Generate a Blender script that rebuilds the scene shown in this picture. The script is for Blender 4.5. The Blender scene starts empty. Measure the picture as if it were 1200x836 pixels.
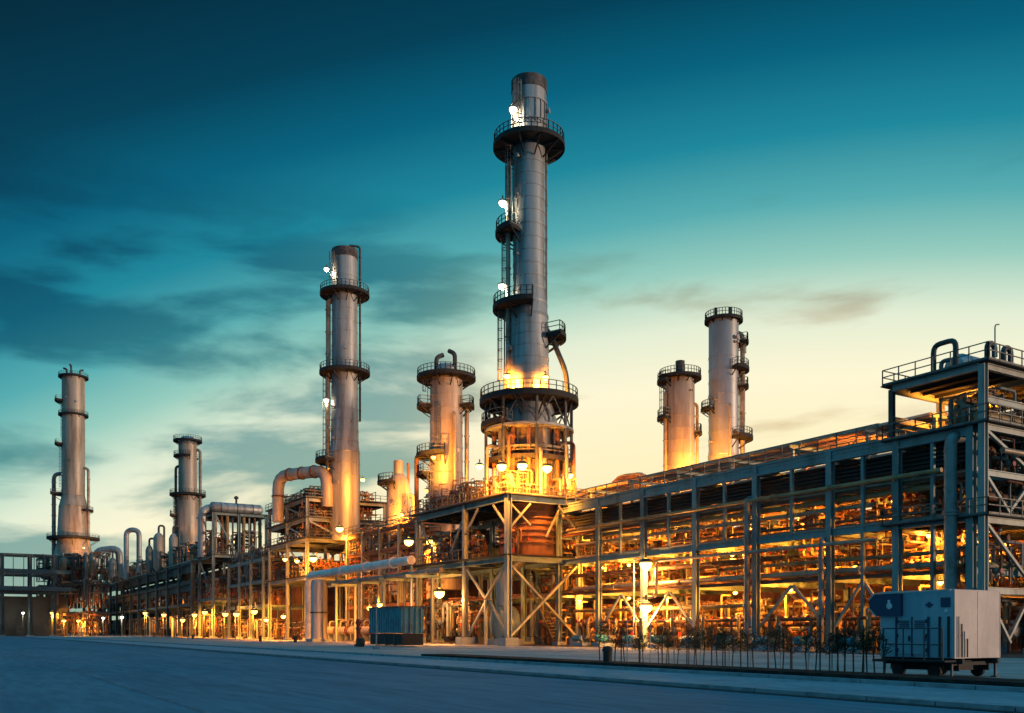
import bpy, math, random
from mathutils import Vector, Matrix
random.seed(11)
C = bpy.context.scene
COL = C.collection
PI = math.pi

# ------------------------------------------------------------------ camera
F_PX = 1080.0                       # focal length in pixels of the 1200 px wide photograph
HOR = 740.0                         # row of the horizon
EYE = 1.6
ANG = math.atan(660.0 / F_PX)       # heading: the plant runs along world Y
SA, CA = math.sin(ANG), math.cos(ANG)
RV = Vector((CA, -SA, 0)); FV = Vector((SA, CA, 0))
cam_d = bpy.data.cameras.new('camera'); cam = bpy.data.objects.new('camera', cam_d); COL.objects.link(cam)
cam.location = (0, 0, EYE); cam.rotation_euler = (PI / 2, 0, -ANG)
cam_d.sensor_width = 36; cam_d.lens = F_PX / 1200 * 36
cam_d.shift_y = (HOR - 418) / 1200.0
cam_d.clip_start = 0.1; cam_d.clip_end = 8000
C.camera = cam

# ------------------------------------------------------------------ world, sun, exposure
C.view_settings.view_transform = 'Standard'; C.view_settings.look = 'None'
C.view_settings.exposure = 0.0; C.view_settings.gamma = 1.0
C.view_settings.use_curve_mapping = False
SUN_DIR = (RV * 0.93 - FV * 0.30).normalized()      # where the last light comes from (right, a little behind us)
SUN_EL = math.radians(1.6)
W = bpy.data.worlds.new('World'); C.world = W; W.use_nodes = True
nt = W.node_tree; nt.nodes.clear()
def wn(t, **k):
    n = nt.nodes.new(t)
    for a, v in k.items(): setattr(n, a, v)
    return n
def wl(a, b): nt.links.new(a, b)
def wmath(op, a, b=None, c=None, clamp=False):
    n = wn('ShaderNodeMath', operation=op, use_clamp=clamp)
    for i, v in enumerate((a, b, c)):
        if v is None: continue
        if isinstance(v, (int, float)): n.inputs[i].default_value = v
        else: wl(v, n.inputs[i])
    return n.outputs[0]
def s2l(c):
    return tuple(((v / 255) / 12.92 if v / 255 <= .04045 else ((v / 255 + .055) / 1.055) ** 2.4) for v in c)
out = wn('ShaderNodeOutputWorld')
tc = wn('ShaderNodeTexCoord')
sep = wn('ShaderNodeSeparateXYZ'); wl(tc.outputs['Generated'], sep.inputs[0])
dx, dy, dz = sep.outputs
hyp = wmath('MAXIMUM', wmath('SQRT', wmath('ADD', wmath('MULTIPLY', dx, dx), wmath('MULTIPLY', dy, dy))), 0.02)
T = wmath('DIVIDE', dz, hyp)                       # tangent of the elevation
gaz = ANG + math.radians(15)                       # azimuth of the afterglow
glow = (math.sin(gaz), math.cos(gaz))
cosg = wmath('DIVIDE', wmath('ADD', wmath('MULTIPLY', dx, glow[0]), wmath('MULTIPLY', dy, glow[1])), hyp)
shift = wmath('MINIMUM', wmath('MULTIPLY', wmath('SUBTRACT', 1.0, cosg), 0.80), 0.25)
Te = wmath('ADD', T, shift)
ramp = wn('ShaderNodeValToRGB'); wl(Te, ramp.inputs[0])
stops = [(0.0, (246, 186, 112)), (.09, (255, 218, 144)), (.18, (255, 242, 194)), (.265, (255, 247, 212)), (.325, (228, 238, 212)),
         (.385, (150, 204, 190)), (.445, (86, 172, 176)), (.515, (30, 136, 156)), (.60, (4, 98, 126)), (.69, (0, 64, 88)), (.80, (0, 46, 66)), (1.0, (0, 34, 52))]
cr = ramp.color_ramp
while len(cr.elements) < len(stops): cr.elements.new(.5)
for e, (p, c) in zip(cr.elements, stops): e.position = p; e.color = (*s2l(c), 1)
# rolling stratus in flat bands, thickest away from the afterglow
rr = wmath('ADD', wmath('MULTIPLY', dx, RV.x), wmath('MULTIPLY', dy, RV.y)); ff = wmath('ADD', wmath('MULTIPLY', dx, FV.x), wmath('MULTIPLY', dy, FV.y))
az = wmath('ARCTAN2', rr, ff)
cmb = wn('ShaderNodeCombineXYZ')
wl(wmath('MULTIPLY', az, 3.0), cmb.inputs[0]); wl(wmath('ADD', wmath('MULTIPLY', T, 10.5), wmath('MULTIPLY', az, -.45)), cmb.inputs[1])
cmb.inputs[2].default_value = 5.2
nz = wn('ShaderNodeTexNoise'); nz.inputs['Scale'].default_value = 1.25; nz.inputs['Detail'].default_value = 7
nz.inputs['Roughness'].default_value = .52; nz.inputs['Distortion'].default_value = .25
wl(cmb.outputs[0], nz.inputs['Vector'])
side = wn('ShaderNodeMapRange'); side.interpolation_type = 'SMOOTHSTEP'
side.inputs['From Min'].default_value = .10; side.inputs['From Max'].default_value = -.16
wl(az, side.inputs['Value'])
mr = wn('ShaderNodeMapRange'); mr.interpolation_type = 'SMOOTHSTEP'
wl(wmath('ADD', .535, wmath('MULTIPLY', side.outputs[0], -.115)), mr.inputs['From Min']); wl(wmath('ADD', .72, wmath('MULTIPLY', side.outputs[0], -.13)), mr.inputs['From Max'])
wl(nz.outputs['Fac'], mr.inputs['Value'])
up = wn('ShaderNodeMapRange'); up.interpolation_type = 'SMOOTHSTEP'
up.inputs['From Min'].default_value = .36; up.inputs['From Max'].default_value = .50
up.inputs['To Min'].default_value = 1; up.inputs['To Max'].default_value = 0
wl(T, up.inputs['Value'])
cf = wmath('MULTIPLY', wmath('MULTIPLY', mr.outputs[0], up.outputs[0]), .92)
ctint = wn('ShaderNodeMix', data_type='RGBA'); wl(side.outputs[0], ctint.inputs['Factor'])
ctint.inputs['A'].default_value = (.70, .58, .52, 1); ctint.inputs['B'].default_value = (.22, .42, .52, 1)
cloudcol = wn('ShaderNodeMix', data_type='RGBA', blend_type='MULTIPLY'); cloudcol.inputs['Factor'].default_value = 1
wl(ramp.outputs[0], cloudcol.inputs['A']); wl(ctint.outputs['Result'], cloudcol.inputs['B'])
skymix = wn('ShaderNodeMix', data_type='RGBA'); wl(cf, skymix.inputs['Factor'])
wl(ramp.outputs[0], skymix.inputs['A']); wl(cloudcol.outputs['Result'], skymix.inputs['B'])
# away from the afterglow the sky is an even dusk blue
back = wn('ShaderNodeMapRange'); back.interpolation_type = 'SMOOTHSTEP'
back.inputs['From Min'].default_value = .72; back.inputs['From Max'].default_value = .05
wl(cosg, back.inputs['Value'])
bmix = wn('ShaderNodeMix', data_type='RGBA'); wl(back.outputs[0], bmix.inputs['Factor'])
wl(skymix.outputs['Result'], bmix.inputs['A']); bmix.inputs['B'].default_value = (.05, .23, .36, 1)
# and overhead it is still a luminous blue
over = wn('ShaderNodeMapRange'); over.interpolation_type = 'SMOOTHSTEP'
over.inputs['From Min'].default_value = .85; over.inputs['From Max'].default_value = 1.9
wl(T, over.inputs['Value'])
omix = wn('ShaderNodeMix', data_type='RGBA'); wl(over.outputs[0], omix.inputs['Factor'])
wl(bmix.outputs['Result'], omix.inputs['A']); omix.inputs['B'].default_value = (.03, .40, .74, 1); bmix = omix
bg = wn('ShaderNodeBackground'); wl(bmix.outputs['Result'], bg.inputs[0]); bg.inputs[1].default_value = 1.0
sky = wn('ShaderNodeTexSky'); sky.sky_type = 'NISHITA'; sky.sun_disc = False
sky.sun_elevation = SUN_EL; sky.sun_rotation = math.atan2(SUN_DIR.x, SUN_DIR.y)
bg2 = wn('ShaderNodeBackground'); wl(sky.outputs[0], bg2.inputs[0]); bg2.inputs[1].default_value = 0.004
addb = wn('ShaderNodeAddShader'); wl(bg.outputs[0], addb.inputs[0]); wl(bg2.outputs[0], addb.inputs[1])
wl(addb.outputs[0], out.inputs[0])
sd = bpy.data.lights.new('sun', 'SUN'); sd.energy = 2.1; sd.angle = math.radians(3); sd.color = (1, .66, .44)
so = bpy.data.objects.new('sun', sd); COL.objects.link(so)
so.rotation_euler = (SUN_DIR * math.cos(SUN_EL) + Vector((0, 0, math.sin(SUN_EL)))).to_track_quat('Z', 'Y').to_euler()
C.cycles.use_denoising = True
C.cycles.max_bounces = 5; C.cycles.diffuse_bounces = 3; C.cycles.glossy_bounces = 2
C.cycles.sample_clamp_indirect = 4; C.cycles.sample_clamp_direct = 0

# ------------------------------------------------------------------ where a pixel of the photo lies
def plane_y(px, X):                 # the Y at which the vertical plane x = X is seen in column px
    k = (px - 600) / F_PX
    return X * (CA - k * SA) / (SA + k * CA)
def plane_x(px, Y):
    k = (px - 600) / F_PX
    return Y * (SA + k * CA) / (CA - k * SA)
def at(px, d):                      # ground point of column px at depth d
    r = (px - 600) / F_PX * d
    return (d * SA + r * CA, d * CA - r * SA)
def depth(x, y): return x * SA + y * CA
def hz(py, d): return EYE + (HOR - py) * d / F_PX
def pdir(deg):                      # 0 = picture right, 90 = away, 180 = picture left, 270 = towards us
    t = math.radians(deg)
    return RV * math.cos(t) + FV * math.sin(t)

# ------------------------------------------------------------------ materials
def mat(name, col, rough=.6, metal=0.0, col2=None, scale=2.0, lo=.42, hi=.68, bump=0.0, bscale=30, spec=.4, streak=None, fine=0.0):
    m = bpy.data.materials.new(name); m.use_nodes = True
    t = m.node_tree; b = t.nodes['Principled BSDF']
    b.inputs['Base Color'].default_value = (*col, 1); b.inputs['Roughness'].default_value = rough
    b.inputs['Metallic'].default_value = metal; b.inputs['Specular IOR Level'].default_value = spec
    co = t.nodes.new('ShaderNodeTexCoord')
    src = co.outputs['Object']
    if streak:
        mp = t.nodes.new('ShaderNodeMapping'); mp.inputs['Scale'].default_value = streak
        t.links.new(src, mp.inputs[0]); src = mp.outputs[0]
    if col2:
        n = t.nodes.new('ShaderNodeTexNoise'); n.inputs['Scale'].default_value = scale; n.inputs['Detail'].default_value = 6
        n.inputs['Roughness'].default_value = .62
        t.links.new(src, n.inputs['Vector'])
        r = t.nodes.new('ShaderNodeMapRange'); r.interpolation_type = 'SMOOTHSTEP'
        r.inputs['From Min'].default_value = lo; r.inputs['From Max'].default_value = hi
        t.links.new(n.outputs['Fac'], r.inputs['Value'])
        x = t.nodes.new('ShaderNodeMix'); x.data_type = 'RGBA'
        x.inputs['A'].default_value = (*col, 1); x.inputs['B'].default_value = (*col2, 1)
        t.links.new(r.outputs[0], x.inputs['Factor'])
        last = x.outputs['Result']
        if fine:
            n2 = t.nodes.new('ShaderNodeTexNoise'); n2.inputs['Scale'].default_value = scale * 9; n2.inputs['Detail'].default_value = 4
            t.links.new(src, n2.inputs['Vector'])
            r2 = t.nodes.new('ShaderNodeMapRange'); r2.inputs['To Min'].default_value = 1 - fine; r2.inputs['To Max'].default_value = 1 + fine
            r2.inputs['From Min'].default_value = .3; r2.inputs['From Max'].default_value = .7
            t.links.new(n2.outputs['Fac'], r2.inputs['Value'])
            x2 = t.nodes.new('ShaderNodeVectorMath'); x2.operation = 'SCALE'
            t.links.new(last, x2.inputs[0]); t.links.new(r2.outputs[0], x2.inputs['Scale']); last = x2.outputs[0]
        t.links.new(last, b.inputs['Base Color'])
        r3 = t.nodes.new('ShaderNodeMapRange'); r3.inputs['To Min'].default_value = max(.05, rough - .12); r3.inputs['To Max'].default_value = min(1, rough + .15)
        t.links.new(n.outputs['Fac'], r3.inputs['Value']); t.links.new(r3.outputs[0], b.inputs['Roughness'])
    if bump:
        n = t.nodes.new('ShaderNodeTexNoise'); n.inputs['Scale'].default_value = bscale; n.inputs['Detail'].default_value = 5
        t.links.new(co.outputs['Object'], n.inputs['Vector'])
        bp = t.nodes.new('ShaderNodeBump'); bp.inputs['Strength'].default_value = bump; bp.inputs['Distance'].default_value = .03
        t.links.new(n.outputs['Fac'], bp.inputs['Height']); t.links.new(bp.outputs[0], b.inputs['Normal'])
    return m
def emis(name, col, strength):
    m = bpy.data.materials.new(name); m.use_nodes = True
    b = m.node_tree.nodes['Principled BSDF']
    b.inputs['Base Color'].default_value = (.6, .5, .3, 1)
    b.inputs['Emission Color'].default_value = (*col, 1); b.inputs['Emission Strength'].default_value = strength
    return m
M = {}
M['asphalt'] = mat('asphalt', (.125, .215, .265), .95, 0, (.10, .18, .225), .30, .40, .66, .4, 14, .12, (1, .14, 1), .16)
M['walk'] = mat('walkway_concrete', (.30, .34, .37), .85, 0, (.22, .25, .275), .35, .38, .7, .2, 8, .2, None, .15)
M['pad'] = mat('yard_concrete', (.40, .37, .33), .85, 0, (.27, .25, .23), .16, .38, .7, .2, 8, .2, None, .15)
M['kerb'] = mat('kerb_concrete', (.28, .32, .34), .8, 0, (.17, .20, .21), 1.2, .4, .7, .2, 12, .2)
M['gutter'] = mat('gutter_asphalt', (.02, .022, .025), .8, 0, (.035, .035, .035), 1.5)
M['soil'] = mat('bed_soil', (.022, .02, .018), .95, 0, (.045, .038, .03), 2.0, .4, .65, .6, 25, .1)
M['ground'] = mat('open_ground', (.13, .12, .10), .95, 0, (.08, .078, .068), .03, .35, .7, .3, 2, .1)
M['paint'] = mat('worn_road_paint', (.17, .215, .24), .9, 0, (.075, .13, .165), .9, .36, .56)
M['steel'] = mat('green_grey_steel', (.19, .265, .265), .5, .1, (.115, .14, .13), .55, .45, .72, 0, 20, .45, (1, 1, .25), .10)
M['steel_pale'] = mat('pale_galvanised_steel', (.29, .32, .30), .5, .25, (.17, .16, .13), .5, .45, .75, 0, 20, .5, (1, 1, .25), .10)
M['steel_dark'] = mat('dark_grey_steel', (.075, .085, .085), .6, .2, (.05, .045, .04), .8, .4, .7)
M['steel_black'] = mat('void_shade_steel', (.022, .026, .027), .75, 0, (.04, .03, .022), .8, .4, .7)  # near black: the shade of the unlit void put into the colour
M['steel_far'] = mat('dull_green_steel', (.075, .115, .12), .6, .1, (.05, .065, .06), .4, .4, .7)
M['grate'] = mat('dark_grating', (.024, .025, .026), .75, .2, (.042, .034, .026), 1.5)
M['rail'] = mat('galvanised_rail', (.17, .17, .155), .55, .4, (.10, .09, .07), 2.0)
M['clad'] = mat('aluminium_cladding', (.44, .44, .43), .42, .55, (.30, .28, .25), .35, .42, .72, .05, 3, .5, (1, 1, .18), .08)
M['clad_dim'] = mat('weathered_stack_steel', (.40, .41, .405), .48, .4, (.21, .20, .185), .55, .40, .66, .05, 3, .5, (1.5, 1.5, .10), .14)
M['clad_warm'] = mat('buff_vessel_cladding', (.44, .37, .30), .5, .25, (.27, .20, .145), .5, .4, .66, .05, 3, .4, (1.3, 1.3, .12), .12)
M['soot'] = mat('sooted_steel', (.05, .045, .045), .7, .2, (.16, .13, .12), 1.2)
M['rust'] = mat('rusted_pipe', (.22, .10, .05), .7, .1, (.12, .055, .03), 1.3, .4, .65, .1, 20)
M['brown'] = mat('brown_primer', (.20, .085, .045), .65, .05, (.13, .06, .035), .8)
M['pipe_a'] = mat('insulated_pipe_jacket', (.40, .33, .25), .45, .4, (.24, .17, .11), .6, .42, .7, 0, 20, .5, None, .06)
M['pipe_b'] = mat('ochre_pipe', (.34, .24, .11), .5, .1, (.22, .14, .07), .7)
M['pipe_c'] = mat('grey_pipe', (.24, .25, .24), .5, .3, (.15, .13, .11), .8)
M['red'] = mat('red_enamel', (.35, .03, .02), .4, 0, (.24, .03, .02), 2)
M['white'] = mat('white_enamel', (.70, .70, .67), .4, 0, (.52, .5, .46), 1.2)
M['tank_blue'] = mat('teal_enamel', (.03, .25, .31), .45, 0, (.03, .13, .17), .8, .4, .7)
M['cab_blue'] = mat('blue_grey_cabin_paint', (.30, .43, .48), .5, 0, (.23, .35, .40), .9, .4, .7, 0, 20, .4, (1, 1, .4), .05)
M['cab_navy'] = mat('navy_panel_paint', (.012, .045, .10), .45, 0, (.02, .05, .09), 1.2)
M['cab_buff'] = mat('sunlit_end_and_trim_paint', (.60, .47, .40), .55, 0, (.50, .40, .34), .9, .4, .7, 0, 20, .4, (1, 1, .4), .05)  # sunlit pink of the end face put into the paint; trim shares it
M['black'] = mat('black_rubber', (.018, .018, .018), .7, 0, (.03, .03, .03), 4)
M['floor'] = mat('oily_plant_floor', (.10, .075, .055), .8, 0, (.055, .04, .03), .5, .38, .66, .2, 8, .3)
M['refractory'] = mat('heat_stained_casing', (.24, .185, .15), .6, .2, (.14, .10, .08), .5, .4, .7, .05, 5, .4, (1.4, 1.4, .3))
M['shed'] = mat('brown_corrugated_sheet', (.13, .055, .03), .6, .15, (.075, .033, .02), .25, .4, .7)
M['shed_grey'] = mat('grey_corrugated_sheet', (.055, .065, .068), .6, .15, (.035, .04, .04), .25, .4, .7)
M['bark'] = mat('sapling_bark', (.07, .05, .035), .9, 0, (.045, .032, .025), 6)
M['leaf'] = mat('dull_olive_leaf', (.055, .065, .028), .7, 0, (.085, .07, .03), 5, .4, .65, 0, 20, .2)
M['leaf2'] = mat('reddish_brown_leaf', (.085, .05, .03), .7, 0, (.06, .05, .028), 5, .4, .65, 0, 20, .2)
M['treeleaf'] = mat('dark_far_leaf', (.035, .05, .03), .8, 0, (.055, .06, .03), .7, .4, .65, 0, 20, .2)
M['lamp_warm'] = emis('sodium_bulb', (1, .62, .10), 9.0)
M['lamp_white'] = emis('white_bulb', (1, .93, .72), 6.0)
M['lamp_orange'] = emis('orange_bulb', (1, .48, .09), 5.5)

# ------------------------------------------------------------------ mesh builder
def frame(d):
    d = d.normalized()
    up = Vector((0, 0, 1)) if abs(d.z) < .95 else Vector((0, 1, 0))
    a = d.cross(up).normalized(); b = a.cross(d).normalized()
    return a, b
def fillet(pts, R):
    pts = [Vector(p) for p in pts]
    if R <= 0 or len(pts) < 3: return pts
    o = [pts[0]]
    for i in range(1, len(pts) - 1):
        p, a, b = pts[i], pts[i - 1] - pts[i], pts[i + 1] - pts[i]
        if a.length < 1e-6 or b.length < 1e-6 or a.angle(b) > PI - .02: o.append(p); continue
        t = min(R, a.length * .48, b.length * .48)
        A, B = p + a.normalized() * t, p + b.normalized() * t
        for s in range(5):
            q = s / 4
            o.append(A * (1 - q) ** 2 + p * 2 * q * (1 - q) + B * q * q)
    o.append(pts[-1]); return o
class MB:
    def __init__(s): s.v = []; s.f = []
    def box(s, c, z, rz=0):
        x, y, h = z[0] / 2, z[1] / 2, z[2] / 2; n = len(s.v); cs, sn = math.cos(rz), math.sin(rz)
        for i in (-1, 1):
            for j in (-1, 1):
                for k in (-1, 1):
                    s.v.append((c[0] + i * x * cs - j * y * sn, c[1] + i * x * sn + j * y * cs, c[2] + k * h))
        s.f += [tuple(n + q for q in f) for f in ((0, 1, 3, 2), (4, 6, 7, 5), (0, 4, 5, 1), (2, 3, 7, 6), (0, 2, 6, 4), (1, 5, 7, 3))]
        return s
    def bar(s, p, q, w, h=None):
        p, q = Vector(p), Vector(q); h = h or w; a, b = frame(q - p); n = len(s.v)
        for e in (p, q):
            for i, j in ((-1, -1), (1, -1), (1, 1), (-1, 1)):
                s.v.append(tuple(e + a * (i * w / 2) + b * (j * h / 2)))
        s.f += [(n, n + 1, n + 2, n + 3), (n + 7, n + 6, n + 5, n + 4)] + [(n + i, n + 4 + i, n + 4 + (i + 1) % 4, n + (i + 1) % 4) for i in range(4)]
        return s
    def hcol(s, x, y, z0, z1, w, t=None):          # an H section standing upright
        t = t or w * .14; zc, h = (z0 + z1) / 2, z1 - z0
        s.box((x - w / 2 + t / 2, y, zc), (t, w, h)); s.box((x + w / 2 - t / 2, y, zc), (t, w, h)); s.box((x, y, zc), (w - 2 * t, t, h)); return s
    def ibeam(s, p, q, w, h):                      # an I section lying flat
        p, q = Vector(p), Vector(q); t = h * .13; u = Vector((0, 0, 1))
        s.bar(p + u * (h / 2 - t / 2), q + u * (h / 2 - t / 2), w, t); s.bar(p - u * (h / 2 - t / 2), q - u * (h / 2 - t / 2), w, t)
        s.bar(p, q, w * .22, h - 2 * t); return s
    def tube(s, pts, r, n=10, R=0.0, cap=True):
        P = fillet(pts, R); m = len(P); base = len(s.v); a, b = frame(P[1] - P[0]); prev = (P[1] - P[0]).normalized()
        for i, p in enumerate(P):
            d = (P[min(i + 1, m - 1)] - P[max(i - 1, 0)])
            d = d.normalized() if d.length > 1e-9 else prev
            q = prev.rotation_difference(d); a = q @ a; b = q @ b; prev = d
            for k in range(n):
                t = 2 * PI * k / n
                s.v.append(tuple(p + a * (r * math.cos(t)) + b * (r * math.sin(t))))
        for i in range(m - 1):
            for k in range(n):
                k2 = (k + 1) % n
                s.f.append((base + i * n + k, base + i * n + k2, base + (i + 1) * n + k2, base + (i + 1) * n + k))
        if cap:
            s.f.append(tuple(base + k for k in reversed(range(n)))); s.f.append(tuple(base + (m - 1) * n + k for k in range(n)))
        return s
    def lathe(s, c, prof, n=28, a0=0, a1=2 * PI, axis='Z'):
        base = len(s.v); full = abs(a1 - a0 - 2 * PI) < 1e-6; nn = n if full else n + 1
        for r, z in prof:
            for k in range(nn):
                t = a0 + (a1 - a0) * k / n
                p = (r * math.cos(t), r * math.sin(t), z)
                if axis == 'Y': p = (p[0], p[2], p[1])
                if axis == 'X': p = (p[2], p[0], p[1])
                s.v.append((c[0] + p[0], c[1] + p[1], c[2] + p[2]))
        for i in range(len(prof) - 1):
            for k in range(n if full else n):
                k2 = (k + 1) % nn if full else k + 1
                s.f.append((base + i * nn + k, base + i * nn + k2, base + (i + 1) * nn + k2, base + (i + 1) * nn + k))
        if full:
            if prof[0][0] > 1e-4: s.f.append(tuple(base + k for k in reversed(range(n))))
            if prof[-1][0] > 1e-4: s.f.append(tuple(base + (len(prof) - 1) * nn + k for k in range(n)))
        return s
    def sector(s, c, r0, r1, z0, z1, a0, a1, n=24):  # an annular slab between two angles
        base = len(s.v)
        for k in range(n + 1):
            t = a0 + (a1 - a0) * k / n; x, y = math.cos(t), math.sin(t)
            for r, z in ((r0, z0), (r1, z0), (r1, z1), (r0, z1)): s.v.append((c[0] + r * x, c[1] + r * y, z))
        for k in range(n):
            for j in range(4): s.f.append((base + k * 4 + j, base + k * 4 + (j + 1) % 4, base + k * 4 + 4 + (j + 1) % 4, base + k * 4 + 4 + j))
        if abs(a1 - a0 - 2 * PI) > 1e-6:
            s.f.append((base, base + 1, base + 2, base + 3)); e = base + n * 4; s.f.append((e + 3, e + 2, e + 1, e))
        return s
    def ball(s, c, r, n=12, m=7, sz=1.0):
        return s.lathe((c[0], c[1], c[2]), [(max(1e-5, r * math.sin(PI * i / m)), -r * sz * math.cos(PI * i / m)) for i in range(m + 1)], n)
    def poly(s, pts2, z0, z1):                     # a prism standing on a plan outline
        n = len(pts2); b = len(s.v)
        s.v += [(x, y, z0) for x, y in pts2] + [(x, y, z1) for x, y in pts2]
        s.f += [tuple(b + i for i in reversed(range(n))), tuple(b + n + i for i in range(n))] + [(b + i, b + (i + 1) % n, b + n + (i + 1) % n, b + n + i) for i in range(n)]
        return s
    def build(s, name, m, parent=None, smooth=True, ang=35):
        o0 = Vector((0, 0, 0)); p = parent
        while p: o0 += p.location; p = p.parent
        me = bpy.data.meshes.new(name); me.from_pydata([tuple(Vector(q) - o0) for q in s.v], [], s.f)
        me.materials.append(M[m] if isinstance(m, str) else m)
        if smooth:
            me.polygons.foreach_set('use_smooth', [True] * len(me.polygons)); me.set_sharp_from_angle(angle=math.radians(ang))
        me.update(); o = bpy.data.objects.new(name, me); COL.objects.link(o)
        if parent: o.parent = parent
        return o
def tag(o, label, cat, group=None):
    o['label'] = label; o['category'] = cat
    if group: o['group'] = group
    return o
def thing(name, label, cat, loc=(0, 0, 0), group=None):
    o = bpy.data.objects.new(name, None); COL.objects.link(o); o.location = loc; o.empty_display_size = .5
    return tag(o, label, cat, group)
def copy_tree(o, parent=None):
    c = o.copy(); COL.objects.link(c)
    if parent: c.parent = parent
    for ch in list(o.children): copy_tree(ch, c)
    return c
class Proto:
    def __init__(s, root): s.root = root; s.used = False
    def put(s, loc, rz=0, label=None, group=None, scale=None):
        o = copy_tree(s.root) if s.used else s.root; s.used = True
        o.location = loc; o.rotation_euler = (0, 0, rz)
        if scale: o.scale = (scale, scale, scale) if isinstance(scale, (int, float)) else scale
        if label: o['label'] = label
        if group: o['group'] = group
        return o
def struct(name, mb, m):
    o = mb.build(name, m, None, False); o['kind'] = 'structure'; return o
ORD = ['first', 'second', 'third', 'fourth', 'fifth', 'sixth', 'seventh', 'eighth', 'ninth', 'tenth', 'eleventh', 'twelfth', 'thirteenth', 'fourteenth', 'fifteenth', 'sixteenth', 'seventeenth', 'eighteenth', 'nineteenth', 'twentieth', 'twenty-first', 'twenty-second', 'twenty-third', 'twenty-fourth', 'twenty-fifth', 'twenty-sixth', 'twenty-seventh', 'twenty-eighth', 'twenty-ninth', 'thirtieth']

def rails(mb, pts, h=1.1, step=1.6, w=.06):          # handrail along a path of floor points
    for a, b in zip(pts[:-1], pts[1:]):
        a, b = Vector(a), Vector(b); n = max(1, round((b - a).length / step))
        for i in range(n + 1):
            p = a.lerp(b, i / n); mb.bar(p, p + Vector((0, 0, h)), w)
        for q in (h, h * .55): mb.bar(a + Vector((0, 0, q)), b + Vector((0, 0, q)), w)
        mb.bar(a + Vector((0, 0, .08)), b + Vector((0, 0, .08)), .02, .16)
def arc_pts(c, r, a0, a1, z, n):
    return [(c[0] + r * math.cos(a0 + (a1 - a0) * i / n), c[1] + r * math.sin(a0 + (a1 - a0) * i / n), z) for i in range(n + 1)]
def ladder(mb, cage, x, y, d, z0, z1):               # caged ladder standing off along direction d
    s = Vector((-d.y, d.x, 0)) * .28; p = Vector((x, y, 0))
    for q in (s, -s): mb.bar(p + q + Vector((0, 0, z0)), p + q + Vector((0, 0, z1)), .08)
    z = z0
    while z < z1: mb.bar(p + s + Vector((0, 0, z)), p - s + Vector((0, 0, z)), .04); z += .5
    z = z0 + 2.2; c = p + d * .38; a = math.atan2(d.y, d.x)
    while z < z1: cage.sector(c, .40, .45, z, z + .07, a - 1.9, a + 1.9, 8); z += 1.2
    for t in (-1.6, -.8, 0, .8, 1.6):
        e = c + Vector((math.cos(a + t), math.sin(a + t), 0)) * .43
        cage.bar(e + Vector((0, 0, z0 + 2.2)), e + Vector((0, 0, z1)), .05)

# ================================================================== SETTING
ROAD_X, PAD_X = 20.8, 26.0
struct('ground', MB().box((0, 1200, -.60), (7000, 7000, .3)), 'ground')
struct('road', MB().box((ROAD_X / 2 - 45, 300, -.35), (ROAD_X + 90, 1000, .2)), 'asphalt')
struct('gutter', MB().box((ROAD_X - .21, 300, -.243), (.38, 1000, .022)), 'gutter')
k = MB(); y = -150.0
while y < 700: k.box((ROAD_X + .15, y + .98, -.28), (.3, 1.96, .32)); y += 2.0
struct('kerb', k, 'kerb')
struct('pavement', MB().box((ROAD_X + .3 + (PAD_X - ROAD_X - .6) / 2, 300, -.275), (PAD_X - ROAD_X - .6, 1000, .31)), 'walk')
k = MB(); y = -150.0
while y < 700: k.box((PAD_X - .15, y + .98, -.16), (.3, 1.96, .34)); y += 2.0
struct('yard_kerb', k, 'kerb')
struct('yard', MB().box((PAD_X + 70, 260, -.26), (140, 760, .52)), 'pad')
struct('planting_bed', MB().box((PAD_X + 1.1, 28, .06), (2.0, 52, .14)), 'soil')
struct('plant_floor', MB().box((86, 230, -.02), (64, 460, .052)), 'floor')
struct('road_marking', MB().box((5.0, 110, -.245), (.12, 300, .006)), 'paint')
# joints cut into the yard slab
j_ = MB()
for y in range(-10, 300, 12): j_.box((PAD_X + 35, y, .004), (69, .05, .004))
for x in (34, 42, 50): j_.box((x, 145, .004), (.05, 310, .004))
struct('slab_joints', j_, 'gutter')

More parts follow.
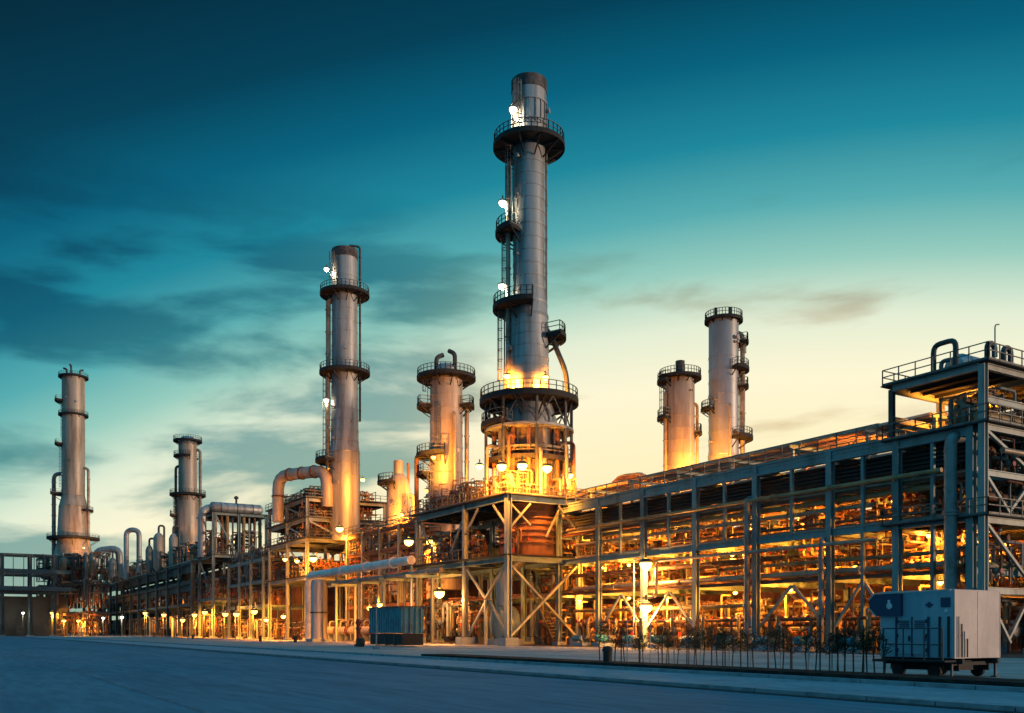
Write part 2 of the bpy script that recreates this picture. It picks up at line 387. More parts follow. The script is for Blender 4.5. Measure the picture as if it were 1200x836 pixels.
# ================================================================== TOWERS
def tower(name, label, cat, x, y, prof, mt, seams, plats, lads, top=None, n=36, seam_m=None):
    root = thing(name, label, cat, (x, y, 0))
    rad = lambda z: next((r0 + (r1 - r0) * (z - z0) / max(z1 - z0, 1e-6) for (r0, z0), (r1, z1) in zip(prof[:-1], prof[1:]) if z0 <= z <= z1), prof[-1][0])
    pp = [(z, 0, r) for r, z in prof]
    seams = sorted(seams + [(a + b) / 2 for a, b in zip(seams[:-1], seams[1:])])
    for z in seams: pp += [(z - .13, 1, rad(z - .13)), (z - .12, 2, rad(z) + .055), (z + .12, 3, rad(z) + .055), (z + .13, 4, rad(z + .13))]
    pp.sort(key=lambda q: (q[0],))
    sh = MB().lathe((x, y, 0), [(r, z) for z, _, r in pp], n).build('shell', mt, root)
    for (z, r, a0, a1) in plats:
        A0, A1 = math.atan2(*reversed(pdir(a0)[:2])), 0
        full = abs(a1 - a0) >= 360
        A1 = A0 + math.radians(a1 - a0)
        if full: A1 = A0 + 2 * PI
        ri = rad(z) + .03
        nn = max(8, int(abs(A1 - A0) * 6))
        th = max(.25, r * .07)
        br = MB().sector((x, y), ri, r, z - th, z, A0, A1, nn).sector((x, y), r - .02, r + .08, z - th - .1, z + .16, A0, A1, nn); steps = max(2, int(abs(A1 - A0) / .6))
        for i in range(steps + (0 if full else 1)):
            t = A0 + (A1 - A0) * i / steps; cx, cy = math.cos(t), math.sin(t)
            br.bar((x + cx * (r - .15), y + cy * (r - .15), z - th - .1), (x + cx * (ri + .02), y + cy * (ri + .02), z - th - (r - ri) * .7), .14)
            br.bar((x + cx * (r - .15), y + cy * (r - .15), z - th - .12), (x + cx * (ri + .02), y + cy * (ri + .02), z - th - .12), .16)
        pl = br.build('platform', 'grate', root, False)
        rl = MB(); pts = arc_pts((x, y), r - .05, A0, A1, z, nn)
        if not full:
            pts = [(x + (ri + .1) * math.cos(A0), y + (ri + .1) * math.sin(A0), z)] + pts + [(x + (ri + .1) * math.cos(A1), y + (ri + .1) * math.sin(A1), z)]
        rails(rl, pts, 1.2, 1.4, .075); rl.build('railing', 'rail', pl, False)
    for (a, z0, z1) in lads:
        d = pdir(a); rr = max(rad(z0), rad(z1)) + .35
        lm, cg = MB(), MB(); ladder(lm, cg, x + d.x * rr, y + d.y * rr, d, z0, z1)
        z = z0 + 1
        while z < z1: lm.bar((x + d.x * rad(z), y + d.y * rad(z), z), (x + d.x * rr, y + d.y * rr, z), .08); z += 3
        l = lm.build('ladder', 'rail', root, False); cg.build('cage', 'rail', l, False)
    rn = random.Random(int(x * 10)); zmin, zmax = prof[0][1] + 2, prof[-1][1] - 3
    for i in range(7):
        z = rn.uniform(zmin, zmax); d = pdir(rn.choice((205, 230, 255, 285, 310, 340))); r0 = rad(z) - .1; c = Vector((x, y, z)); q = rn.uniform(.12, .3)
        MB().tube([c + d * r0, c + d * (r0 + .55)], q, 10).tube([c + d * (r0 + .5), c + d * (r0 + .62)], q * 1.5, 10).build('nozzle', 'clad_dim', root)
    if top: top(root, x, y)
    return root
def riser(root, x, y, a, off, r, z0, z1, m='pipe_c', name='riser_pipe'):
    d = pdir(a); p = Vector((x + d.x * off, y + d.y * off, 0))
    mb = MB().tube([p - d * (off * .7) + Vector((0, 0, z1)), p + Vector((0, 0, z1)), p + Vector((0, 0, z0))], r, 10, r * 3)
    z = z0 + 2
    while z < z1 - 1: mb.lathe((p.x, p.y, z), [(r, -.05), (r * 1.35, -.05), (r * 1.35, .05), (r, .05)], 10); z += 4
    return mb.build(name, m, root)

# ---- the tall central stack and its heater
TX, TY = 58.2, 91.4
def main_top(root, x, y):
    MB().lathe((x, y, 0), [(2.03, 64.8), (2.10, 64.8), (2.10, 66.1), (1.80, 66.2), (1.75, 65.6), (1.6, 65.6)], 36).build('sooted_rim', 'soot', root)
    rb = MB()
    for i in range(18):
        t = 2 * PI * i / 18; rb.box((x + 2.1 * math.cos(t), y + 2.1 * math.sin(t), 62), (.1, .1, 2.8), t)
    for z in (60.9, 63.3): rb.lathe((x, y, z), [(2.0, -.08), (2.17, -.08), (2.17, .08), (2.0, .08)], 36)
    rb.build('stiffener', 'clad_dim', root, False)
    riser(root, x, y, 195, 2.55, .28, 30, 56.5, 'pipe_a')
    riser(root, x, y, 20, 2.2, .12, 30, 64.5, 'pipe_c', 'conduit')
    # the duct that leaves the right hand balcony and bends down to the ring platform
    d = pdir(350)
    p = [Vector((x, y, 0)) + d * q + Vector((0, 0, z)) for q, z in ((1.7, 37.5), (2.6, 36.2), (4.4, 31.8), (4.6, 28.6))]
    MB().tube(p, .30, 12, 1.2).build('drain_duct', 'steel_dark', root)
tower('stack', 'tallest grey stack, sooty rimmed, rising from the braced steel base', 'stack', TX, TY,
      [(3.3, 25.4), (3.3, 26.2), (2.35, 29.4), (2.25, 38.5), (2.0, 40.5), (1.88, 42), (1.86, 58), (2.02, 60.5), (2.02, 65.6), (1.7, 65.7)], 'clad_dim',
      [31.5, 33.5, 36.2, 38.4, 41.6, 44.5, 47.5, 50.6, 53.5, 56.3],
      [(58.6, 4.15, 0, 360), (48.4, 3.9, 150, 235), (39.6, 4.2, 140, 275), (36.2, 4.3, -35, 30), (28.6, 5.75, 0, 360), (25.7, 5.6, 120, 235)],
      [(188, 28.7, 39.6), (170, 39.7, 48.4), (205, 48.5, 58.4), (240, 58.7, 65)], main_top, 44, 'clad_dim')
# heater coils, burner nozzles and struts round the drum are parts of a heater of their own
ht = thing('heater', 'squat brown drum heater with coil piping beneath the tallest stack', 'heater', (TX, TY, 10.4))
MB().lathe((TX, TY, 0), [(3.5, 16.9), (3.5, 25.2), (3.3, 25.5)], 36).build('convection_casing', 'refractory', ht)
MB().lathe((TX, TY, 0), [(3.4, 10.2), (3.5, 10.4), (3.5, 16.0), (3.7, 16.2)], 36).build('drum', 'brown', ht)
hb = MB()
for z in (11.8, 12.5, 13.2, 13.9, 14.6, 15.3): hb.lathe((TX, TY, z), [(3.6, -.06), (3.72, -.06), (3.72, .06), (3.6, .06)], 36)
hb.build('stiffener', 'rust', ht)
for i in range(14):
    t = 2 * PI * i / 14 + .1; c, s = math.cos(t), math.sin(t)
    MB().tube([(TX + c * 4.2, TY + s * 4.2, 17.2), (TX + c * 4.2, TY + s * 4.2, 24.6), (TX + c * 3.7, TY + s * 3.7, 25.2)], .24, 8, .5).build('coil_pipe', ('rust', 'pipe_c', 'brown')[i % 3], ht)
for i in range(10):
    t = 2 * PI * i / 10; c, s = math.cos(t), math.sin(t)
    b = MB().tube([(TX + c * 3.6, TY + s * 3.6, 19 + (i % 2) * 1.3), (TX + c * 4.7, TY + s * 4.7, 19 + (i % 2) * 1.3), (TX + c * 4.7, TY + s * 4.7, 17.1)], .22, 8, .4).build('burner_nozzle', 'pipe_c', ht)
hp = MB().sector((TX, TY), 3.52, 5.0, 21.2, 21.45, 0, 2 * PI, 40).sector((TX, TY), 4.98, 5.06, 21.1, 21.6, 0, 2 * PI, 40).build('platform', 'grate', ht, False)
hq = MB(); rails(hq, arc_pts((TX, TY), 4.95, 0, 2 * PI, 21.45, 24), 1.15, 1.4, .075); hq.build('railing', 'rail', hp, False)
for i in range(20):
    t = 2 * PI * i / 20; c, q = math.cos(t), math.sin(t); MB().bar((TX + c * 3.55, TY + q * 3.55, 17), (TX + c * 3.55, TY + q * 3.55, 25.1), .16).build('casing_rib', 'steel_dark', ht, False)
for i in range(9):
    t = 2 * PI * (i + .3) / 9; c, q = math.cos(t), math.sin(t); z = 22.2 + (i % 3) * .8
    MB().tube([(TX + c * 3.5, TY + q * 3.5, z), (TX + c * 5.3, TY + q * 5.3, z), (TX + c * 5.3, TY + q * 5.3, 17.0 + (i % 2) * 2)], .2, 8, .5).build('crossover_pipe', ('pipe_a', 'pipe_c', 'rust')[i % 3], ht)
for i in range(16):
    t = 2 * PI * i / 16; t2 = t + 2 * PI / 16
    MB().bar((TX + math.cos(t) * 5.1, TY + math.sin(t) * 5.1, 25.2 if i % 2 else 28.2), (TX + math.cos(t2) * 5.1, TY + math.sin(t2) * 5.1, 28.2 if i % 2 else 25.2), .12).build('brace', 'steel_dark', ht, False)
hr = MB().lathe((TX, TY, 25.0), [(5.0, -.14), (5.25, -.14), (5.25, .14), (5.0, .14)], 32)
hr.lathe((TX, TY, 22.6), [(4.45, -.1), (4.6, -.1), (4.6, .1), (4.45, .1)], 32); hr.build('ring_beam', 'steel_pale', ht)
for i in range(8):
    t = 2 * PI * i / 8 + .39; c, s = math.cos(t), math.sin(t)
    MB().bar((TX + c * 5.1, TY + s * 5.1, 16.9), (TX + c * 5.1, TY + s * 5.1, 28.2), .26).build('post', 'steel_dark', ht, False)

# ---- braced steel base under the stack
AX, AY, BX, CY, DY = 52.6, 86.9, 62.2, 96.8, 110.0
st = thing('steel_frame', 'braced grey steel base carrying the tallest stack on two decks', 'steel frame', (AX, AY, 0))
Z1, Z2 = 10.0, 16.7
for (x, y, w) in ((AX, AY, .62), (BX, AY, .55), (AX, CY, .55), (BX, CY, .5), (AX, DY, .45), (BX, DY, .45)):
    c = MB().hcol(x, y, .9, Z2 - .5 if w < .5 else Z2 + .0, w).build('column', 'steel_pale', st, False)
    MB().box((x, y, .45), (1.7, 1.7, .9)).build('plinth', 'walk', c, False)
    MB().box((x, y, .94), (.95, .95, .08)).build('base_plate', 'steel_dark', c, False)
for z, h in ((Z1, .62), (Z2, .62)):
    for p, q in (((AX, AY), (BX, AY)), ((AX, AY), (AX, DY)), ((BX, AY), (BX, DY)), ((AX, CY), (BX, CY)), ((AX, DY), (BX, DY))):
        p, q = Vector(p), Vector(q); e = (q - p).normalized() * .33
        MB().ibeam((*(p + e), z - h / 2 - .05), (*(q - e), z - h / 2 - .05), .36, h).build('beam', 'steel', st, False)
for z in (Z1, Z2):
    dk = MB().box(((AX + BX) / 2, (AY + DY) / 2, z + .04), (BX - AX + 1.6, DY - AY + 1.4, .1))
    x = AX + 1.2
    while x < BX: dk.box((x, (AY + DY) / 2, z - .18), (.14, DY - AY - .6, .3)); x += 1.2
    d = dk.build('deck', 'grate', st, False)
    r = MB(); x0, x1, y0, y1 = AX - .7, BX + .7, AY - .6, DY + .6
    rails(r, [(x1, y0, z + .09), (x0, y0, z + .09), (x0, y1, z + .09)] if z == Z2 else [(x0, CY + .4, z + .09), (x0, y1, z + .09)], 1.15, 1.5, .07)
    r.build('railing', 'rail', d, False)
def brace(p, q, par, w=.24, m='steel_pale'): return MB().bar(p, q, w, w).build('brace', m, par, False)
o = .02
brace((AX + .35, AY - o, 1.1), (BX - .35, AY - o, Z1 - .9), st); brace((AX + .35, AY + .26, Z1 - .9), (BX - .35, AY + .26, 1.1), st)
brace((AX - o, AY + .4, Z1 - .9), (AX - o, (AY + CY) / 2, 5.4), st); brace((AX - o, CY - .4, Z1 - .9), (AX - o, (AY + CY) / 2 + .1, 5.4), st)
brace((AX - o, (AY + CY) / 2, 5.2), (AX - o, (AY + CY) / 2, .1), st, .3); brace((AX + .26, (AY + CY) / 2 + .3, 5.2), (AX + .26, CY - .4, 1.1), st)
brace((AX + .26, (AY + CY) / 2 - .3, 5.2), (AX + .26, AY + .4, 1.1), st)
for x0, x1 in ((AX + .3, AX + 2.9), (BX - .3, BX - 2.9)): brace((x0, AY - o, Z2 - 3.6), (x1, AY - o, Z2 - .8), st, .2)
brace((AX + .3, AY + .25, Z2 - .8), (AX + 3.1, AY + .25, Z2 - 3.2), st, .18); brace((BX - 2.4, AY + .25, Z2 - .8), (BX - 4.4, AY + .25, Z2 - 4.4), st, .18)
for y0, y1 in ((AY + .3, AY + 3.2), (CY - .3, CY - 3.2)): brace((AX - o, y0, Z2 - .8 - 2.6), (AX - o, y1, Z2 - .8), st, .2)
brace((AX + .25, CY + .3, Z2 - .8), (AX + .25, CY + 4.2, Z1 + 1.2), st, .2); brace((AX + .25, DY - .3, Z2 - .8), (AX + .25, DY - 4.6, Z1 + 1.2), st, .2)
stair = MB()
for i in range(26): stair.box((BX - 1.6, AY + 2.2 + i * .27, .3 + i * .37), (1.0, .26, .05))
stair.bar((BX - 2.1, AY + 2.1, .1), (BX - 2.1, AY + 9.1, 9.9), .05, .3); stair.bar((BX - 1.1, AY + 2.1, .1), (BX - 1.1, AY + 9.1, 9.9), .05, .3)
stair.build('stair', 'steel_dark', st, False)
# equipment inside the base
eq = thing('air_blower', 'dark teal blower housing with ducting standing beneath the stack deck', 'blower', (56.0, 92.5, 0))
MB().lathe((55.6, 92.6, 2.6), [(.3, -1.1), (1.9, -1.0), (2.1, -.6), (2.1, .6), (1.9, 1.0), (.3, 1.1)], 24, 0, 2 * PI, 'X').build('scroll_housing', 'steel', eq)
MB().tube([(55.6, 93.0, 4.4), (55.6, 93.0, 8.4), (57.6, 92.2, 10.2)], .85, 16, 1.6).build('duct', 'clad_dim', eq)
MB().box((55.6, 92.6, .35), (3.2, 3.6, .7)).build('plinth', 'walk', eq, False)

# ---- second stack on the left
def stack2_top(root, x, y):
    MB().lathe((x, y, 0), [(2.26, 69.4), (2.34, 69.4), (2.34, 71.0), (2.0, 71.1)], 32).build('sooted_rim', 'soot', root)
    riser(root, x, y, 15, 2.75, .2, 40, 72, 'steel_dark', 'conduit'); riser(root, x, y, 190, 3.0, .4, 30, 62, 'pipe_a')
D2 = 168.0; x2, y2 = at(404, D2)
tower('stack', 'second tallest grey stack with two ring platforms, left of the tallest one', 'stack', x2, y2,
      [(2.75, 18), (2.75, 34), (2.5, 36), (2.32, 50), (2.25, 70.8), (2.0, 70.9)], 'clad_dim', [30, 34, 38, 42, 46, 51, 56, 60, 66],
      [(hz(345, D2), 4.4, 0, 360), (hz(437, D2), 4.5, 0, 360), (hz(540, D2), 5.2, 140, 240)], [(190, 31, 48.6), (175, 48.8, 62), (230, 63, 70)], stack2_top, 36, 'clad_dim')
# ---- far left column on a flared foot
D3 = 330.0; x3, y3 = at(86, D3)
def stack3_top(root, x, y):
    c = MB()
    for a in (60, 170, 280):
        d = pdir(a) * 2.6; c.tube([(x + d.x, y + d.y, 93), (x + d.x, y + d.y, 95.6), (x + d.x * 1.5, y + d.y * 1.5, 96.0)], .35, 8, .6)
    c.build('vent', 'steel_dark', root)
    for i in range(6):
        t = 2 * PI * i / 6; MB().bar((x + 9.5 * math.cos(t), y + 9.5 * math.sin(t), 0), (x + 7.3 * math.cos(t), y + 7.3 * math.sin(t), 25), .9).build('support_leg', 'steel_dark', root, False)
    riser(root, x, y, 180, 7.0, .7, 25, 58, 'pipe_c'); riser(root, x, y, 0, 5.4, .5, 30, 60, 'pipe_a')
tower('column', 'tall distant column on a flared foot at the far left', 'column', x3, y3,
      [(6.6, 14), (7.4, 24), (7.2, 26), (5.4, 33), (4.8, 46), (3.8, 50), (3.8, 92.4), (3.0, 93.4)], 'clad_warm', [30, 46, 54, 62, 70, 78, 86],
      [(92.6, 4.9, 0, 360), (84, 6.0, 140, 230), (79, 4.9, 0, 360), (68.5, 6.0, 140, 230), (51, 7.4, 150, 215), (45, 6.5, -30, 30), (hz(668, D3), 11.6, 0, 360), (35, 8.6, 150, 400)],
      [(185, 51, 68), (170, 69, 84)], stack3_top, 32, 'clad_dim')
# ---- slim column behind the left rack
D4 = 271.0; x4, y4 = at(220, D4)
def dome4(root, x, y):
    c = MB().lathe((x, y, 56.5), [(2.6, 0), (2.4, 1.2), (1.6, 2.2), (.3, 2.6)], 24); c.build('domed_head', 'clad', root)
    riser(root, x, y, 5, 3.6, .45, 25, 55, 'pipe_a'); riser(root, x, y, 200, 3.3, .4, 25, 50, 'steel_dark')
tower('column', 'slim pale column with a domed head between the far left column and the second stack', 'column', x4, y4,
      [(3.0, 10), (3.0, 40), (2.6, 42), (2.6, 56.5)], 'clad_warm', [30, 36, 42, 48], [(hz(517, D4), 4.0, 0, 360), (hz(535, D4), 3.9, 60, 300), (hz(580, D4), 5.0, 0, 360), (hz(604, D4), 4.9, 150, 220)],
      [(185, 24, 41)], dome4, 28, 'clad_dim')
# ---- buff column left of the tallest stack
D5 = 143.0; x5, y5 = at(523, D5)
def top5(root, x, y):
    z = hz(440, D5); MB().lathe((x, y, z), [(1.7, 0), (1.7, .9), (1.2, 1.6), (.2, 1.9)], 20).build('domed_head', 'clad_dim', root)
    for a, s in ((200, 1), (330, 1.2)):
        d = pdir(a) * 1.6; MB().tube([(x + d.x, y + d.y, z), (x + d.x, y + d.y, z + 2.6 * s), (x + d.x * .3, y + d.y * .3, z + 3.1 * s)], .35, 8, .6).build('vent', 'steel_dark', root)
    riser(root, x, y, 10, 3.2, .35, 14, 37, 'pipe_a'); riser(root, x, y, 300, 3.0, .25, 14, 35, 'clad_warm')
    d = pdir(182); p = Vector((x, y, 0))
    MB().tube([p + d * 2 + Vector((0, 0, hz(533, D5))), p + d * 4.6 + Vector((0, 0, hz(533, D5))), p + d * 4.6 + Vector((0, 0, 10))], .35, 12, .9).build('overhead_line', 'rust', root)
tower('column', 'stout buff column with a crowned ring platform, just left of the tallest stack', 'column', x5, y5,
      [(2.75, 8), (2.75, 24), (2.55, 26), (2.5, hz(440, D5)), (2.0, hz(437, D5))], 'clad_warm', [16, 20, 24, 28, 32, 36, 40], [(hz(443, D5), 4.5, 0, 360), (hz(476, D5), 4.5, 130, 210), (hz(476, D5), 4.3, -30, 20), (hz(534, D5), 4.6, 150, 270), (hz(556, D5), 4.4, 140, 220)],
      [(250, 27.6, 36.5), (185, 36.6, 41), (230, 20, 27)], top5, 32, 'clad_warm')
# ---- short buff vessel
D6 = 152.0; x6, y6 = at(467, D6)
def top6(root, x, y):
    z = hz(556, D6)
    MB().tube([(x, y, z - .5), (x, y, z + 2.2)], .8, 12).build('nozzle', 'clad_warm', root)
    d = pdir(0) * 1.6; MB().tube([(x + d.x, y + d.y, z - 2), (x + d.x, y + d.y, z + 1.8)], .25, 8).build('vent', 'rust', root)
    riser(root, x, y, 350, 2.6, .4, 10, 24, 'pipe_a')
tower('vessel', 'short buff vessel with a blunt nozzle on top between the two tallest stacks', 'vessel', x6, y6,
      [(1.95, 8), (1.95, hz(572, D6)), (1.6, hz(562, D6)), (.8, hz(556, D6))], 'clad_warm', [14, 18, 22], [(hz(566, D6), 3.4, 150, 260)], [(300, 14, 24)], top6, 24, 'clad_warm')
# ---- pair of columns behind the right hand rack
D7 = 148.0; x7, y7 = at(797, D7)
def top7(root, x, y):
    z = hz(441, D7); MB().tube([(x, y, z), (x, y, z + 2.4)], .75, 12).build('nozzle', 'steel_dark', root)
    riser(root, x, y, 200, 2.7, .3, 14, 40, 'pipe_a'); riser(root, x, y, 345, 2.7, .25, 14, 38, 'pipe_b')
tower('column', 'lower of the two buff columns behind the long pipe rack', 'column', x7, y7,
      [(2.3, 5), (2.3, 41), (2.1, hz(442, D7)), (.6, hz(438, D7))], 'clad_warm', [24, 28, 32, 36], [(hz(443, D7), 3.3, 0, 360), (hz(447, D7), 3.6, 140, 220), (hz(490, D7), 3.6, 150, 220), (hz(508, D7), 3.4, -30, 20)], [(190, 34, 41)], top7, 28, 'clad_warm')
D8 = 150.0; x8, y8 = at(848, D8)
def top8(root, x, y):
    z = hz(376, D8); c = MB()
    for a in (150, 20):
        d = pdir(a) * 1.3; c.tube([(x + d.x, y + d.y, z - .3), (x + d.x, y + d.y, z + 2.3)], .28, 8)
    c.build('vent', 'steel_dark', root); riser(root, x, y, 350, 3.0, .4, 15, 50, 'pipe_a'); riser(root, x, y, 280, 2.7, .2, 15, 38, 'clad_warm')
tower('column', 'taller grey column with balconies down its right side behind the long pipe rack', 'column', x8, y8,
      [(2.5, 5), (2.5, 30), (2.4, 31), (2.4, hz(376, D8) - .1), (1.8, hz(374, D8))], 'clad', [22, 26, 30, 34, 38, 42, 46], [(hz(376, D8), 3.0, 0, 360), (hz(402, D8), 3.9, -30, 25), (hz(434, D8), 4.0, -70, 30), (hz(454, D8), 3.9, -30, 20), (hz(514, D8), 4.6, -70, 30), (hz(480, D8), 3.6, 160, 220)],
      [(-10, 44.5, 49), (5, 33.5, 44)], top8, 28, 'clad_warm')

# ================================================================== PIPE RACKS AND FRAMES
def rack(name, label, X0, X1, ys, levels, z_top, cw, m='steel', m2=None, iw=.34, cat='pipe rack', slim=()):
    root = thing(name, label, cat, (X0, ys[0], 0))
    for y in ys:
        for X in (X0, X1):
            z1 = z_top if not callable(z_top) else z_top(y)
            c = MB().hcol(X, y, .35, z1, cw).build('column', m, root, False)
            MB().box((X, y, .2), (cw * 2.2, cw * 2.2, .4)).build('plinth', 'walk', c, False)
        for z in levels: MB().ibeam((X0 + cw / 2, y, z - .25), (X1 - cw / 2, y, z - .25), iw, .5).build('cross_beam', m2 or m, root, False)
    for z in levels:
        for X in (X0, X1):
            b = MB()
            if z in slim: b.ibeam((X + (.45 if X == X0 else -.45), ys[0], z - .16), (X + (.45 if X == X0 else -.45), ys[-1], z - .16), .2, .3)
            else:
                for a, c in zip(ys[:-1], ys[1:]): b.ibeam((X, a + cw / 2, z - .24), (X, c - cw / 2, z - .24), iw, .6)
            b.build('beam', 'brown' if z in slim else m2 or m, root, False)
    return root
R0, R1 = 60.0, 72.0
ysR = [37.6, 43.4, 49.5, 57.4, 65.0, 72.6, 80.2, 87.8, 95.4, 103, 110.6, 118.2]
rk = rack('pipe_rack', 'long green grey pipe rack running from the right edge to the tallest stack', R0, R1, ysR, [6.0, 9.7, 12.7, 15.6], 15.9, .52, 'steel', iw=.36, slim=(6.0, 12.7))
# fascia beam along the top front edge, thin mid posts, inverted V braces, second row of posts for the top handrail
MB().ibeam((R0 - .1, 37.4, 15.55), (R0 - .1, 85.8, 15.55), .3, .95).build('fascia_beam', 'steel', rk, False)
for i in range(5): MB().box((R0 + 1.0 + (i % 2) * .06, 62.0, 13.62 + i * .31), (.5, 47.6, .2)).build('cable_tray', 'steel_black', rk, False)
MB().box((R0 + 5.0, 62.0, 14.3), (.1, 47.6, 1.5)).build('void_backing', 'steel_black', rk, False)  # dark sheet added to read as the unlit void behind the trays
for y in (40.5, 46.4, 53.4, 61.2, 68.8, 76.4): MB().bar((R0, y, .3 if y < 47 else 9.6), (R0, y, 15.1), .26).build('post', 'steel', rk, False)
for a, b in ((43.4, 49.5), (49.5, 57.4), (65.0, 72.6), (72.6, 80.2)):
    mY = (a + b) / 2
    brace((R0 + .1, a + .4, 2.0), (R0 + .1, mY - .1, 5.4), rk, .2, 'steel_pale'); brace((R0 + .1, b - .4, 2.0), (R0 + .1, mY + .1, 5.4), rk, .2, 'steel_pale')
for a, b in ((57.4, 65.0), (80.2, 87.8)):
    brace((R1 - .1, a + .4, 9.5), (R1 - .1, b - .4, 12.4), rk, .2); brace((R1 - .1, a + .4, .8), (R1 - .1, b - .4, 5.6), rk, .2)
rl = MB(); rails(rl, [(R0 - .2, 45, 15.95), (R0 - .2, 86, 15.95)], 1.3, 1.9, .09); rails(rl, [(R0 + 3.6, 45, 15.95), (R0 + 3.6, 86, 15.95)], 1.3, 1.9, .07); rl.build('railing', 'rail', rk, False)
for a, b in zip([45] + ysR[2:7], ysR[2:8]): MB().box((R0 + 1.7, (a + b) / 2, 15.93), (3.6, b - a - .2, .06)).build('walkway_grating', 'grate', rk, False)
# posts with cap beams that lift the highest pipes over the rack
for y in ysR[1:9]:
    MB().bar((R0 + 4.6, y, 15.7), (R0 + 4.6, y, 18.0), .24).build('post', 'steel', rk, False); MB().bar((R1 - 1, y, 15.7), (R1 - 1, y, 18.0), .24).build('post', 'steel', rk, False)
    MB().ibeam((R0 + 4.2, y, 18.15), (R1 - .6, y, 18.15), .26, .34).build('cap_beam', 'steel', rk, False)

PIPE_WORDS = {'pipe_a': 'pale lagged', 'pipe_b': 'ochre', 'pipe_c': 'grey', 'rust': 'rust brown', 'brown': 'dark brown', 'clad': 'silver', 'white': 'white'}
def pipe(label, pts, r, m, R=.6, fl=6.0, n=12, group=None, name='pipe', cat='pipe'):
    p = [Vector(q) for q in pts]; b = MB().tube(p, r, n, R)
    for a, c in zip(p[:-1], p[1:]):
        L = (c - a).length
        if L > fl * 1.2:
            k = int(L / fl); d = (c - a) / L
            for i in range(k):
                q = a + d * (fl * (i + .6)); b.tube([q - d * .07, q + d * .07], r * 1.32, n)
                q2 = q + d * .2; b.tube([q2 - d * .07, q2 + d * .07], r * 1.32, n)
    o = b.build(name, m); return tag(o, label, cat, group)
mats_cycle = ['pipe_a', 'rust', 'pipe_b', 'pipe_a', 'brown', 'pipe_c', 'rust', 'pipe_a', 'pipe_b']
def tier(where, X0, X1, n, z, y0, y1, rlo, rhi, mi=0, front='road', loops=True, drop=()):
    k = 0
    for i in range(n):
        x = X0 + (X1 - X0) * (i + .5) / n; r = rlo + (rhi - rlo) * random.random(); m = mats_cycle[(mi + i) % len(mats_cycle)]
        pts = [(x, y0 + random.random() * .8, z + r + .02), (x, y1 - random.random(), z + r + .02)]
        if loops and i % 3 == 1:
            ym = y0 + (y1 - y0) * (.25 + .5 * random.random())
            pts = [pts[0], (x, ym, pts[0][2]), (x, ym, pts[0][2] + 1.1), (x, ym + 1.9, pts[0][2] + 1.1), (x, ym + 1.9, pts[0][2]), pts[1]]
        pipe(f"{PIPE_WORDS[m]} pipe along {where}, {ORD[i]} counted from the {front}", pts, r, m, .45, 5.5 + random.random() * 3, 12, 'pipes lying along ' + where)
tier('the lowest tier of the long rack', R0 + .8, R1 - .6, 7, 6.02, 38, 119, .12, .26, 1)
tier('the second tier of the long rack', R0 + .7, R1 - .6, 8, 9.72, 38, 119, .12, .30, 3)
tier('the third tier of the long rack', R0 + .9, R1 - .6, 8, 12.72, 38, 119, .14, .34, 0)
tier('the top deck of the long rack', R0 + 4.9, R1 - .8, 5, 15.62, 38, 119, .20, .42, 0)
tier('the raised posts above the long rack', R0 + 5, R1 - 1, 4, 18.34, 44, 100, .18, .34, 0, loops=False)
pipe('pale bundle pipe hung along the front of the long rack below its middle beam', [(R0 - .55, 44.8, 8.5), (R0 - .55, 70, 8.5), (R0 - .55, 70, 5.0), (R0 - .55, 72, 5.0)], .16, 'pipe_a')
pipe('ochre glowing front line just under the dark void band of the long rack', [(R0 - .5, 39.5, 12.95), (R0 - .5, 85.5, 12.95)], .17, 'pipe_b')
for z, y0, y1, r, m, lab in ((12.1, 41, 84, .24, 'pipe_b', 'thick ochre front line below the third tier of the long rack'), (11.4, 46, 86, .16, 'pipe_a', 'pale front line halfway up the upper storey of the long rack'),
        (10.35, 39, 70, .13, 'rust', 'rusty front line just over the middle beam of the long rack'), (7.9, 55, 86, .22, 'rust', 'thick rusty front line below the middle beam of the long rack'), (7.3, 40, 62, .15, 'pipe_b', 'ochre front line crossing the right bays of the long rack above the braces'),
        (6.4, 39, 86, .26, 'pipe_a', 'thick pale front line resting on the lowest tier of the long rack'), (3.9, 58, 86, .18, 'pipe_b', 'ochre front line at lamp height in the left bays of the long rack'), (2.6, 40, 84, .14, 'rust', 'low rusty front line behind the saplings')):
    pipe(lab, [(R0 + .9, y0, z), (R0 + .9, y1, z)], r, m, 0, 5.2)
pipe('thick grey riser beside the corner column of the long rack', [(R0 - .7, 38.7, .1), (R0 - .7, 38.7, 15.2), (R0 + 3, 38.7, 15.2)], .42, 'pipe_c', .9)
pipe('grey riser clamped to the third column of the long rack', [(R0 - .6, 49.9, .1), (R0 - .6, 49.9, 9.0), (R0 + 4, 49.9, 9.0)], .22, 'pipe_c', .6)
pipe('grey riser clamped to the fourth column of the long rack', [(R0 - .6, 57.9, .1), (R0 - .6, 57.9, 13.2), (R0 + 4, 57.9, 13.2)], .26, 'pipe_c', .6)

